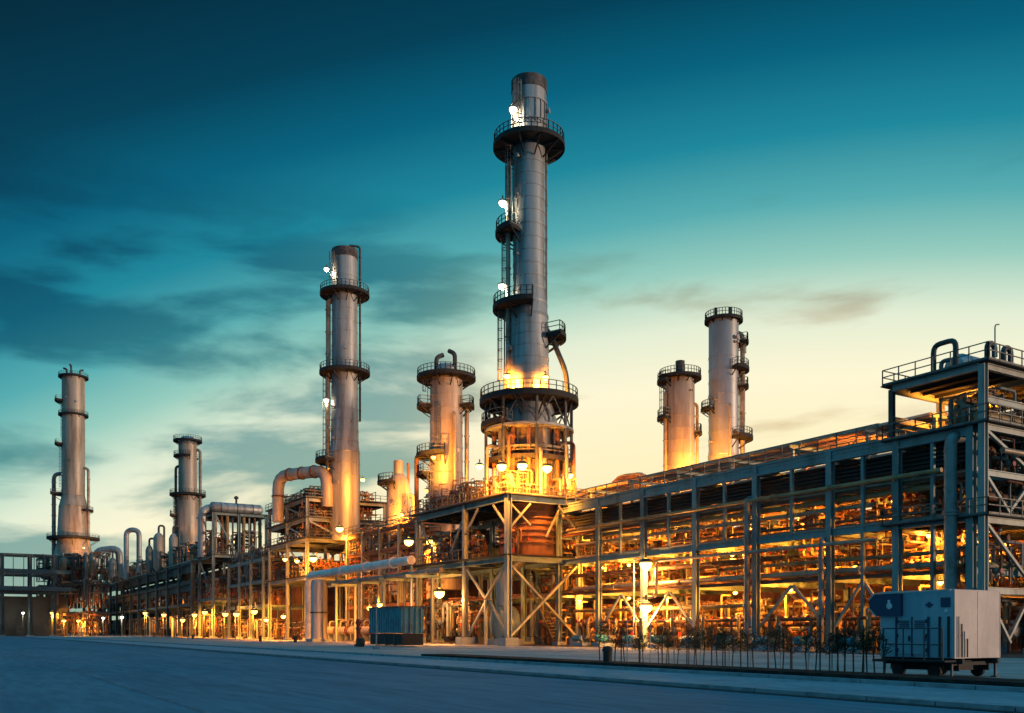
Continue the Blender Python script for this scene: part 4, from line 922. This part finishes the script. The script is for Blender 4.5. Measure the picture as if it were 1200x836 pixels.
def module_proto(seed):                            # a welded spool of pipes, valves and a small vessel, about 6 m long and 3 m high
    rnd = random.Random(seed); r = thing('pipework', 'pipework', 'pipework'); ms = ['rust', 'pipe_b', 'pipe_a', 'brown', 'pipe_c', 'rust']
    for i in range(15):
        x, y, z = rnd.uniform(-1.5, 1.5), rnd.uniform(-2.9, 2.9), rnd.uniform(0, .5); pts = [(x, y, z)]
        ax = 2
        for _ in range(rnd.randint(3, 5)):
            if ax == 2: z = rnd.uniform(.5, 3.0)
            elif ax == 1: y = max(-3, min(3, y + rnd.choice((-1, 1)) * rnd.uniform(.9, 3.4)))
            else: x = max(-1.6, min(1.6, x + rnd.choice((-1, 1)) * rnd.uniform(.5, 1.8)))
            if (Vector(pts[-1]) - Vector((x, y, z))).length > .35: pts.append((x, y, z))
            ax = rnd.choice([a for a in (0, 1, 1, 2) if a != ax])
        if len(pts) < 2: continue
        q = rnd.choice((.06, .08, .1, .13, .18)); b = MB().tube(pts, q, 8, q * 2.2)
        for u, w in zip(pts[:-1], pts[1:]):
            u, w = Vector(u), Vector(w); d = (w - u).normalized(); c = u.lerp(w, .5); b.tube([c - d * .05, c + d * .05], q * 1.45, 8)
        p = b.build('branch_pipe', ms[(i + seed) % 6], r)
        if i % 3 == 0:
            c = Vector(pts[0]).lerp(Vector(pts[1]), .6); MB().ball(tuple(c), q * 2.0, 8, 6).build('valve', 'pipe_c', p)
            MB().bar(tuple(c), (c.x - .45, c.y, c.z), .04).lathe((c.x - .45, c.y, c.z), [(.13, -.02), (.2, -.02), (.2, .02), (.13, .02)], 10, 0, 2 * PI, 'X').build('handwheel', 'red', p)
    x, y = rnd.uniform(-.4, .6), rnd.uniform(-2, 2)
    MB().lathe((x, y, 0), [(.1, .3), (.42, .4), (.5, .6), (.5, 2.3), (.4, 2.55), (.12, 2.7), (.12, 3.0)], 16).build('vessel', ('clad_warm', 'pipe_c', 'pipe_a', 'rust')[seed % 4], r)
    for a in (0, 2.1, 4.2): MB().bar((x + .42 * math.cos(a), y + .42 * math.sin(a), 0), (x + .42 * math.cos(a), y + .42 * math.sin(a), .8), .1).build('leg', 'steel_dark', r, False)
    for yy_ in (-2.6, 0, 2.6):
        MB().bar((-1.5, yy_, 0), (-1.5, yy_, 2.6), .12).bar((1.5, yy_, 0), (1.5, yy_, 2.6), .12).bar((-1.6, yy_, 2.5), (1.6, yy_, 2.5), .12).build('trestle', 'steel_dark', r, False)
    return Proto(r)
MO = [module_proto(s) for s in (3, 8, 14, 21)]
mo_n = [0]
def module(x, y, z, label, group, sc=1.0, rz=None):
    mo_n[0] += 1; MO[(mo_n[0] * 7 + mo_n[0] // 3) % 4].put((x, y, z), (PI * (mo_n[0] % 2)) if rz is None else rz, label, group, sc)
bay = [(a + b) / 2 for a, b in zip(ysR[:-1], ysR[1:])]
for i, y in enumerate(bay[:8]):
    MA.put((62.2, y, 0), 0, f'ground manifold in the {ORD[i]} bay of the long rack from the right', 'ground manifolds of the long rack')
    EX.put((66.6 + (i % 2) * 1.2, y + .5, 0), PI * (i % 2), f'ground heat exchanger in the {ORD[i]} bay of the long rack from the right', 'ground exchangers of the long rack')
    MA.put((64.5, y, 6.1), PI if i % 2 else 0, f'lowest tier manifold in the {ORD[i]} bay of the long rack from the right', 'lowest tier manifolds of the long rack')
    MA.put((63.0 + (i % 3) * 1.5, y, 9.8), 0 if i % 2 else PI, f'second tier manifold in the {ORD[i]} bay of the long rack from the right', 'second tier manifolds of the long rack', .85)
    EX.put((69.5, y, 9.8), 0, f'second tier heat exchanger in the {ORD[i]} bay of the long rack from the right', 'second tier exchangers of the long rack', .7)
    if i % 2 == 0: MA.put((67.0, y, 12.8), PI, f'third tier manifold in the {ORD[i]} bay of the long rack from the right', 'third tier manifolds of the long rack', .7)
for i in range(9):
    y = 46 + i * 4.4; PU.put((58.2, y, 0), PI / 2 * (i % 2), f'small blue pump in front of the long rack, {ORD[i]} from the blue cabin', 'pumps in front of the long rack')
for i in range(6):
    y = 130 + i * 5.4; EX.put((58.6, y, 0), 0, f'heat exchanger on the ground under the middle rack, {ORD[i]} from the stack', 'ground exchangers of the middle rack')
    MA.put((62.0, y, 11.1), 0, f'valve manifold on the lower tier of the middle rack, {ORD[i]} from the stack', 'manifolds on the lower tier of the middle rack', 1.0)
    MA.put((61.8, y, 15.1), PI, f'valve manifold on the upper tier of the middle rack, {ORD[i]} from the stack', 'manifolds on the upper tier of the middle rack', .9)
    EX.put((65.5, y + 1, 6.1), 0, f'heat exchanger on the low tier of the middle rack, {ORD[i]} from the stack', 'low tier exchangers of the middle rack')
for i in range(3):
    for j in range(3):
        MA.put((S1x0 + 1.5 + j * 4.6, S1y0 + .8 + i * .4, (11.5, 18.3, 22.0)[i]), PI / 2, f"manifold on the brown lit frame's {('second', 'third', 'top')[i]} storey, {ORD[j]} from the corner post", 'manifolds in the brown lit frame', .85)
for i in range(4): MA.put((54.2, AY + 11 + i * 2.9, (10.2, 16.8)[i % 2]), 0, f"valve manifold on the {('lower', 'upper')[i % 2]} deck left of the tallest stack, {('near', 'far')[i // 2]} one", 'manifolds on the stack decks', .75)
for i, y in enumerate(bay[:8]):
    for zt_, nm, sc in ((6.1, 'lowest', .93), (9.8, 'second', .8), (12.8, 'third', .75)):
        if (i + int(zt_)) % 2: module(63.0, y, zt_, f"tangled pipework on the {nm} tier of the long rack, {ORD[i]} bay from the right", f'pipework on the {nm} tier of the long rack', sc)
        if zt_ < 12: module(68.6, y + 1, zt_, f"rear pipework on the {nm} tier of the long rack, {ORD[i]} bay from the right", f'rear pipework on the {nm} tier of the long rack', sc)
    module(64.6, y + .6, 0.05, f"tangled pipework on the ground in the {ORD[i]} bay of the long rack from the right", 'ground pipework of the long rack', (1, 1, 1.5))
    module(69.2, y - .4, 0.05, f"rear ground pipework in the {ORD[i]} bay of the long rack from the right", 'rear ground pipework of the long rack', (1, 1, 1.6))
for i in range(5):
    y = 128 + i * 6.6
    for zt_, nm in ((.05, 'ground'), (6.1, 'low tier'), (11.1, 'middle tier'), (15.1, 'upper tier')):
        module(62.4, y, zt_, f"tangled pipework on the {nm} of the middle rack, {ORD[i]} from the stack", f'pipework on the {nm} of the middle rack', (1, 1, 1.25 if zt_ < 12 else .95))
    module(66.5, y + 2, 18.5, f"pipework on the roof of the middle rack, {ORD[i]} from the stack", 'pipework on the roof of the middle rack', (1.1, 1.1, .7))
for j, (zt_, nm) in enumerate(((.05, 'ground'), (11.5, 'second'), (18.3, 'third'), (22.0, 'top'), (25.5, 'roof'))):
    for i in range(3):
        module(S1x0 + 2.4 + (j + i) % 2 * .6, S1y0 + 3.4 + i * 7, zt_, f"tangled pipework on the {nm} level of the brown lit frame, {ORD[i]} from the road corner", f'pipework on the {nm} level of the brown lit frame', (1, 1, .85 if zt_ > 25 else 1.1))
    for i in range(2): module(S1x0 + 4.2 + i * 6.6, S1y0 + 2.2, zt_, f"pipework across the end of the brown lit frame, {nm} level, {('near', 'far')[i]} one", f'pipework across the end of the brown lit frame, {nm} level', (1, 1, .8 if zt_ > 25 else 1.1), PI / 2)
for i in range(4):
    for zt_, nm in ((.05, 'ground'), (7.1, 'first'), (12.1, 'second'), (16.6, 'top')):
        module(57, 187.5 + i * 7.6, zt_, f"pipework on the {nm} level of the short rack, {ORD[i]} from the brown lit frame", f'pipework on the {nm} level of the short rack', (1.2, 1.2, 1.4 if zt_ < 16 else .9))
for i in range(2):
    for zt_, nm in ((.05, 'ground'), (9.6, 'first'), (19.7, 'upper')):
        module(55.5 + i * 6, S0y + 3, zt_, f"pipework on the {nm} level of the teal grey frame, {('left', 'right')[i]} one", f'pipework on the {nm} level of the teal grey frame', (1.4, 1.2, 2.0), PI / 2)
for i in range(11):
    y = S0y + 20 + i * 17
    for zt_, nm in ((.05, 'ground'), (8.6, 'low level'), (19.2, 'top')):
        module(56.5, y, zt_, f"dim pipework, far left rack {nm}, {ORD[i]} from the teal grey frame", f'pipework on the {nm} of the far left rack', (2.0, 2.6, 2.0))
for i in range(3):
    for zt_, nm in ((.95, 'ground'), (10.15, 'lower deck'), (16.85, 'upper deck')):
        module(AX + 2.4, CY + 3.2 + i * 4.6, zt_, f"pipework left of the tallest stack on its {nm}, {ORD[i]} from the stack", f'pipework left of the tallest stack, {nm}', (1, .8, 1.5 if zt_ < 16 else .8))
for i, (x, y) in enumerate(((AX + 2.2, AY + 1.2), (AX + .9, AY + 5.6), (BX - 2.2, AY + 1.2), (AX + .9, CY - .6))): module(x, y, 16.85, f"pipework crowding the stack deck under the drum, {('near left', 'left side', 'near right', 'far left')[i]} corner", 'pipework on the stack deck', (.55, .8, .95), PI / 2 if i in (0, 2) else 0)
module(AX + 4.8, AY + 3.0, 10.15, 'pipework on the lower deck right under the drum of the tallest stack', 'pipework under the tallest stack', (1, 1, 1.2), PI / 2)
for i in range(4): module(63.4 + i * 2.6, 38.4, (5, 9.5, 12.7, 15.8)[i], f"pipework in the tall block at right, {('lowest', 'second', 'third', 'highest')[i]} of its storeys", 'pipework in the tall block at right', (1, 1, .95), PI / 2)
for i in range(4): module(70.4 - i * 2.4, 38.8, (5, 9.5, 12.7, 15.8)[i], f"rear pipework in the tall block at right, {('lowest', 'second', 'third', 'highest')[i]} of its storeys", 'rear pipework in the tall block at right', (1, 1, .95), PI / 2)
for i, (px, d) in enumerate(((58, 322), (78, 318), (98, 318), (112, 312))):
    x, y = at(px, d)
    for zt_, nm in ((.05, 'ground'), (9.5, 'middle'), (19, 'upper')): module(x, y, zt_, f"dim pipework at the foot of the far left column, {nm} level, {ORD[i]} from the left", f'pipework at the foot of the far left column, {nm} level', (2.4, 2.4, 3.1))
# small equipment on the roofs of the left racks
for i, (px, d, h, r_) in enumerate(((186, 265, 30, 1.5), (175, 272, 27, 1.1), (203, 258, 29, 1.2), (132, 305, 26, 1.3))):
    x, y = at(px, d); v_ = thing('vessel', f"small upright vessel on the far left rack, {ORD[i]} in height order", 'vessel', (x, y, 19), 'small vessels on the far left rack')
    MB().lathe((x, y, 0), [(r_ * .5, 18.9), (r_, 20), (r_, h - 1.5), (r_ * .7, h - .6), (.3, h)], 16).build('shell', ('clad_warm', 'pipe_c')[i % 2], v_)
    MB().tube([(x, y, h - .3), (x, y, h + 2), (x + 1.5, y, h + 2), (x + 1.5, y, 19)], .3, 8, .8).build('overhead_line', 'steel_dark', v_)
# tangled silver piping crown behind the rack, left of the columns
cg = thing('piping_crown', 'arched cluster of lit pipes rising behind the rack, left of the lower buff column', 'piping', (72, plane_y(735, 72), 16))
yc = plane_y(737, 72)
for i in range(7):
    o_ = (i - 3) * .9
    MB().tube([(71 + i * .4, yc - 4.2 + abs(o_) * .3, 15.7), (71 + i * .4, yc - 3.2, 19.6 + 1.2 * math.cos(o_ / 2)), (71 + i * .4, yc + 2.6, 20.0 + 1.2 * math.cos(o_ / 2)), (71 + i * .4, yc + 4.0, 15.7)], .2, 8, 1.6).build('arched_pipe', ('pipe_a', 'rust', 'pipe_b')[i % 3], cg)

# ---- teal tank on a skid
tk = thing('skid_tank', 'teal box tank on a dark skid under the white pipe bridge', 'tank', (*at(467, 98), 0))
tx, ty = at(464, 100)
bm_ = MB().box((tx, ty, 2.75), (2.6, 8.4, 2.7)); bm_.build('tank_body', 'tank_blue', tk, False)
rb = MB()
for i in range(14): rb.box((tx - 1.33, ty - 4.0 + i * .62, 2.75), (.07, .16, 2.5))
for i in range(4): rb.box((tx - 1.0 + i * .66, ty - 4.23, 2.75), (.16, .07, 2.5))
rb.build('rib', 'tank_blue', tk, False)
MB().box((tx, ty, 4.17), (2.9, 8.7, .14)).build('lid', 'steel_dark', tk, False); MB().box((tx, ty, .75), (2.4, 8.6, 1.2)).build('skid', 'black', tk, False)
for i, s in enumerate((-2.2, 0, 2.2)): MB().tube([(tx - 1.1, ty + s, .1), (tx - 1.1, ty + s, 1.3)], .2, 10).build('leg', 'steel_dark', tk)
for k in range(4): MB().tube([(tx - .9 + k * .6, ty - 4.34, 1.5), (tx - .9 + k * .6, ty - 4.34, 4.0)], .035, 6).box((tx - .9 + k * .6 + .08, ty - 4.36, 2.5), (.22, .05, .06)).build('lock_bar', 'steel_pale', tk)
for sx in (-1.28, 1.28):
    for sy in (-4.18, 4.18):
        for z in (1.48, 4.03): MB().box((tx + sx, ty + sy, z), (.2, .2, .18)).build('corner_casting', 'steel_dark', tk, False)
# ---- red hydrant, barrels, bollards
def hydrant(px, py, lab):
    d = F_PX * EYE / (py - HOR); x, y = at(px, d); r = thing('fire_hydrant', lab, 'hydrant', (x, y, 0))
    MB().lathe((x, y, 0), [(.42, 0), (.42, .25), (.22, .3), (.2, 2.3), (.3, 2.35), (.3, 2.6), (.1, 2.9)], 16).build('barrel', 'red', r)
    for s in (-1, 1): MB().tube([(x, y + s * .2, 1.9), (x, y + s * .55, 1.9)], .13, 10).build('outlet', 'red', r)
    b = MB()
    for s in (-.9, 0, .9): b.lathe((x - .2, y - 1.0 + s * .35, .45), [(.1, -.22), (.45, -.2), (.45, .2), (.1, .22)], 14, 0, 2 * PI, 'X')
    tag(b.build('hose_reel', 'black'), 'black hose reels lying at the foot of the red hydrant', 'hose reel')
hydrant(420, 758, 'red fire hydrant standing left of the teal tank')
for i, (px, py, lab) in enumerate(((712, 779, 'small black bollard alone on the pale yard before the saplings'), (226, 749, 'black bollard in front of the far left rack'), (305, 752, 'black bollard before the thick grey duct'), (346, 753, 'black bollard right in front of the brown lit frame'))):
    d = F_PX * EYE / (py - HOR); x, y = at(px, d)
    b = MB().lathe((x, y, 0), [(.22, 0), (.22, .62), (.26, .64), (.26, .74), (.2, .86), (.05, .9)], 14)
    tag(b.build('bollard', 'black'), lab, 'bollard')
thin = thing('marker_pole', 'thin pale pole on the yard edge right of the black hose reels', 'pole', (*at(441, 82), 0))
x, y = at(441, 82); MB().tube([(x, y, 0), (x, y, 4.6)], .07, 8).build('pole', 'steel_pale', thin); MB().box((x, y, .12), (.5, .5, .24)).build('base', 'walk', thin, False)

# ================================================================== SAPLINGS
def sapling_proto(seed, leaf, h=1.65):
    rnd = random.Random(seed); r = thing('sapling', 'sapling', 'sapling')
    t = MB(); tips = []
    for i in range(rnd.choice((1, 2, 2))):
        bx, by = rnd.uniform(-.12, .12), rnd.uniform(-.15, .15); p = [(bx, by, 0), (bx + rnd.uniform(-.06, .06), by + rnd.uniform(-.06, .06), .8), (bx + rnd.uniform(-.12, .12), by + rnd.uniform(-.14, .14), h * .92)]
        t.tube(p, .026, 6)
        for j in range(12):
            z = rnd.uniform(.70, h * .9); q = Vector(p[1]).lerp(Vector(p[2]), max(0, (z - .8) / (h * .92 - .8))); a = rnd.uniform(0, 2 * PI); L = rnd.uniform(.18, .42)
            e = q + Vector((math.cos(a) * L, math.sin(a) * L, L * .55)); t.tube([q, e], .010, 4); tips += [q.lerp(e, .5), q.lerp(e, .8), e]
    t.build('trunk', 'bark', r)
    c = MB()
    for q in tips:
        for _ in range(8):
            p = q + Vector((rnd.gauss(0, .10), rnd.gauss(0, .10), rnd.gauss(0, .09))); a = Vector((rnd.uniform(-1, 1), rnd.uniform(-1, 1), rnd.uniform(-.6, .8))).normalized(); b = a.cross(Vector((rnd.uniform(-1, 1), rnd.uniform(-1, 1), rnd.uniform(-1, 1)))).normalized()
            s = rnd.uniform(.028, .055); n = len(c.v); c.v += [tuple(p - a * s), tuple(p + b * s * .5), tuple(p + a * s), tuple(p - b * s * .5)]; c.f.append((n, n + 1, n + 2, n + 3))
    c.build('crown', leaf, r, False); return Proto(r)
SP = [sapling_proto(s, l) for s, l in ((1, 'leaf'), (2, 'leaf2'), (3, 'leaf'), (4, 'leaf2'), (5, 'leaf'))]
pxs = [700, 718, 733, 746, 757, 769, 781, 793, 804, 815, 826, 838, 849, 860, 872, 884, 896, 908, 920, 932, 945, 957, 969, 981, 993, 1004, 1015, 1026, 1036]
for i, px in enumerate(pxs):
    X = 27.9 + random.uniform(-.35, .9); Y = plane_y(px + random.uniform(-4, 4), X)
    SP[(i * 3 + i // 4) % 5].put((X, Y, 0), random.uniform(0, 6), f"{('olive', 'reddish brown')[((i * 3 + i // 4) % 5) % 2]} sapling on the yard edge, {ORD[i]} from the bollard towards the cabin", 'row of saplings', random.uniform(.85, 1.12))
for i, px in enumerate((708, 728, 735, 750, 762, 776, 790, 805, 821, 834, 855, 868, 880, 900, 915, 928, 948, 961, 975, 990, 1000, 1012)):
    X = 28.6; Y = plane_y(px, X); h = 1.35 + .22 * (i * 7 % 5)
    s = thing('stake', f'thin upright stake among the saplings, {ORD[i]} from the bollard', 'stake', (X, Y, 0), 'stakes among the saplings')
    MB().tube([(X, Y, 0), (X, Y, h)], .028, 8).build('pole', 'bark' if i % 2 else 'steel_pale', s); MB().box((X, Y, h * .8), (.09, .09, .05)).build('tie', 'black', s, False)

# ================================================================== BLUE CABIN ON WHEELS
cx0, cy0 = 28.7, plane_y(1117, 28.7); cy1 = plane_y(1031, 28.7); cx1 = plane_x(1172, cy0)
cb = thing('site_cabin', 'blue grey cabin on wheels with an end painted sunlit pale, standing before the long rack', 'cabin', (cx0, cy0, 0))
zb0, zt = .68, 3.02
body = MB().box(((cx0 + cx1) / 2, (cy0 + cy1) / 2, (zb0 + zt) / 2), (cx1 - cx0, cy1 - cy0, zt - zb0)).build('body', 'cab_blue', cb, False)
bv = body.modifiers.new('bevel', 'BEVEL'); bv.width = .035; bv.segments = 2
pe = MB().box(((cx0 + cx1) / 2, cy0 - .012, (zb0 + zt) / 2), (cx1 - cx0 - .08, .02, zt - zb0 - .08)).build('end_panel', 'cab_buff', cb, False)
W_ = cy1 - cy0
def side(name, y0, y1, z0, z1, m, t=.03, par=None, off=0): return MB().box((cx0 - t / 2 - .002 - off, (y0 + y1) / 2, (z0 + z1) / 2), (t, y1 - y0, z1 - z0)).build(name, m, par or cb, False)
hd = MB()                                            # navy hood: covers the left top of the side and juts past the end
yH0, yH1 = cy1 - .95, cy1 + .34
n = len(hd.v)
for x in (cx0 - .14, cx0 + .9):
    hd.v += [(x, yH0, 2.15), (x, cy1 + .05, 2.15), (x, yH1, 2.45), (x, yH1, 2.72), (x, cy1 + .1, 2.93), (x, yH0, 2.93)]
hd.f += [(n + 5, n + 4, n + 3, n + 2, n + 1, n), (n + 6, n + 7, n + 8, n + 9, n + 10, n + 11)] + [(n + i, n + (i + 1) % 6, n + 6 + (i + 1) % 6, n + 6 + i) for i in range(6)]
h_ = hd.build('hood', 'cab_navy', cb, False)
e = MB(); yE = cy1 - .5                               # the small white mark on the hood
e.lathe((cx0 - .15, yE, 2.50), [(.03, -.008), (.115, -.006), (.115, .006), (.03, .008)], 16, 0, 2 * PI, 'X'); e.box((cx0 - .15, yE + .01, 2.63), (.014, .10, .17)); e.bar((cx0 - .15, yE + .02, 2.60), (cx0 - .15, yE - .12, 2.46), .012, .06)
hd2 = MB().bar((cx0 - .15, yH1 + .01, 2.74), (cx0 - .15, cy1 + .1, 2.95), .05).bar((cx0 - .15, cy1 + .1, 2.955), (cx0 - .15, cy0, 2.99), .045).bar((cx0 - .15, yH1 + .01, 2.43), (cx0 - .15, cy1 + .05, 2.13), .05); hd2.build('trim', 'cab_buff', h_, False)
e.build('white_mark', 'white', h_, False)
q = side('vent_panel', cy0 + .10, cy0 + .44, 2.42, 2.74, 'cab_navy'); side('white_mark', cy0 + .18, cy0 + .30, 2.24, 2.36, 'white')
side('socket', cy0 + .83, cy0 + .93, 2.42, 2.60, 'cab_navy'); MB().box((cx0 - .02, cy0 + .88, 2.51), (.03, .26, .07)).build('socket_cover', 'cab_navy', cb, False)
dL = side('door', cy0 + .95, cy0 + 1.5, .8, 2.05, 'cab_blue'); dR = side('door', cy0 + 1.56, cy0 + 2.1, .8, 2.05, 'cab_blue')
for d, y0 in ((dL, cy0 + .95), (dR, cy0 + 1.56)):
    lv = MB()
    for i in range(5): lv.box((cx0 - .045, y0 + .27, 1.72 + i * .06), (.03, .40, .03))
    lv.build('louvre', 'cab_navy', d, False); MB().box((cx0 - .06, y0 + .06, 1.35), (.05, .04, .18)).build('handle', 'black', d, False)
for y0, y1 in ((cy0 + .87, cy0 + .93), (cy0 + 1.51, cy0 + 1.55), (cy0 + 2.12, cy0 + 2.18)): side('frame_post', y0, y1, .72, 2.1, 'cab_navy', .05)
side('frame_post', cy0 + .12, cy0 + .18, .72, 2.1, 'black', .06); side('frame_post', cy0 + .45, cy0 + .5, .72, 2.1, 'black', .06)
gr = MB()
for y in (cy0 + .02, cy0 + .7, cy0 + 1.5, cy0 + 2.3): gr.tube([(cx0 - .55, y, .62), (cx0 - .55, y, 1.7)], .025, 8)
for z in (1.15, 1.7): gr.tube([(cx0 - .55, cy0 + .02, z), (cx0 - .55, cy0 + 2.3, z)], .022, 8)
gr.build('handrail', 'steel_dark', cb)
MB().box((cx0 - .3, cy0 + 1.2, .60), (.62, 2.6, .06)).build('step_board', 'grate', cb, False)
ch = MB(); 
for x in (cx0 + .35, cx1 - .35): ch.box((x, (cy0 + cy1) / 2, .58), (.12, W_ + .3, .18))
for y in (cy0 + .2, (cy0 + cy1) / 2, cy1 - .2): ch.box(((cx0 + cx1) / 2, y, .50), (cx1 - cx0 - .1, .12, .12))
ch.bar(((cx0 + cx1) / 2 - .4, cy1, .55), ((cx0 + cx1) / 2, cy1 + 1.3, .5), .1); ch.bar(((cx0 + cx1) / 2 + .4, cy1, .55), ((cx0 + cx1) / 2, cy1 + 1.3, .5), .1)
ch.box((cx0 + .5, (cy0 + cy1) / 2, .42), (.06, W_ - .2, .34)); ch.box((cx1 - .5, (cy0 + cy1) / 2, .42), (.06, W_ - .2, .34)); ch.box(((cx0 + cx1) / 2, cy0 + .5, .42), (cx1 - cx0 - .3, .06, .34))  # black skirt plates added as the shadow mass under the cabin
ch.build('chassis', 'black', cb, False)
for x in (cx0 + .12, cx1 - .12):
    for y in (cy0 + .75, cy1 - .7):
        w = MB().lathe((x, y, .25), [(.10, -.10), (.20, -.10), (.25, -.06), (.25, .06), (.20, .10), (.10, .10)], 22, 0, 2 * PI, 'X').build('wheel', 'black', cb)
        MB().lathe((x, y, .25), [(.03, -.085), (.13, -.075), (.13, .075), (.03, .085)], 16, 0, 2 * PI, 'X').build('rim', 'steel_pale', w)
for x, y in ((cx0 + .1, cy0 + .12), (cx1 - .1, cy0 + .12), (cx0 + .1, cy1 - .12)):
    MB().bar((x, y, 0.02), (x, y, .5), .07).box((x, y, .02), (.22, .22, .04)).build('jack_leg', 'steel_dark', cb, False)
g_ = MB()
for z in (.70, 1.45, 2.22, 2.99): g_.box(((cx0 + cx1) / 2, cy0 - .026, z), (cx1 - cx0 - .06, .012, .03))
for x in (cx0 + .05, (cx0 + cx1) / 2, cx1 - .05): g_.box((x, cy0 - .026, (zb0 + zt) / 2), (.03, .014, zt - zb0 - .1))
g_.build('panel_seam', 'cab_buff', pe, False)
for i in range(4): MB().tube([(cx0 + .22 + i * .16, cy0 - .07, .72), (cx0 + .22 + i * .16, cy0 - .07, 2.1 - i * .25)], .025, 6).build('hose', ('steel_pale', 'steel_dark')[i % 2], cb)
for y in (cy0 + .97, cy0 + 2.08):
    for z in (.95, 1.45, 1.95): MB().tube([(cx0 - .05, y, z - .06), (cx0 - .05, y, z + .06)], .022, 6).build('hinge', 'black', cb)
# trees on the skyline at the far left
for i, (px, d, h) in enumerate(((-12, 420, 9), (10, 430, 11), (34, 440, 8))):
    x, y = at(px, d); rnd = random.Random(40 + i)
    t = thing('tree', f"dark distant tree beyond the shed at the left edge, {('leftmost', 'tallest', 'smallest')[i]} of three", 'tree', (x, y, 0), 'trees beyond the far shed')
    MB().lathe((x, y, 0), [(.35, 0), (.2, h * .7)], 8).build('trunk', 'bark', t)
    c = MB()
    for _ in range(700):
        p = Vector((rnd.gauss(0, h * .17), rnd.gauss(0, h * .17), h * .62 + rnd.gauss(0, h * .16))) + Vector((x, y, 0)); a = Vector((rnd.uniform(-1, 1), rnd.uniform(-1, 1), rnd.uniform(-1, 1))).normalized(); b = a.orthogonal().normalized(); s = rnd.uniform(.2, .5); n = len(c.v)
        c.v += [tuple(p - a * s), tuple(p + b * s * .6), tuple(p + a * s), tuple(p - b * s * .6)]; c.f.append((n, n + 1, n + 2, n + 3))
    c.build('crown', 'treeleaf', t, False)
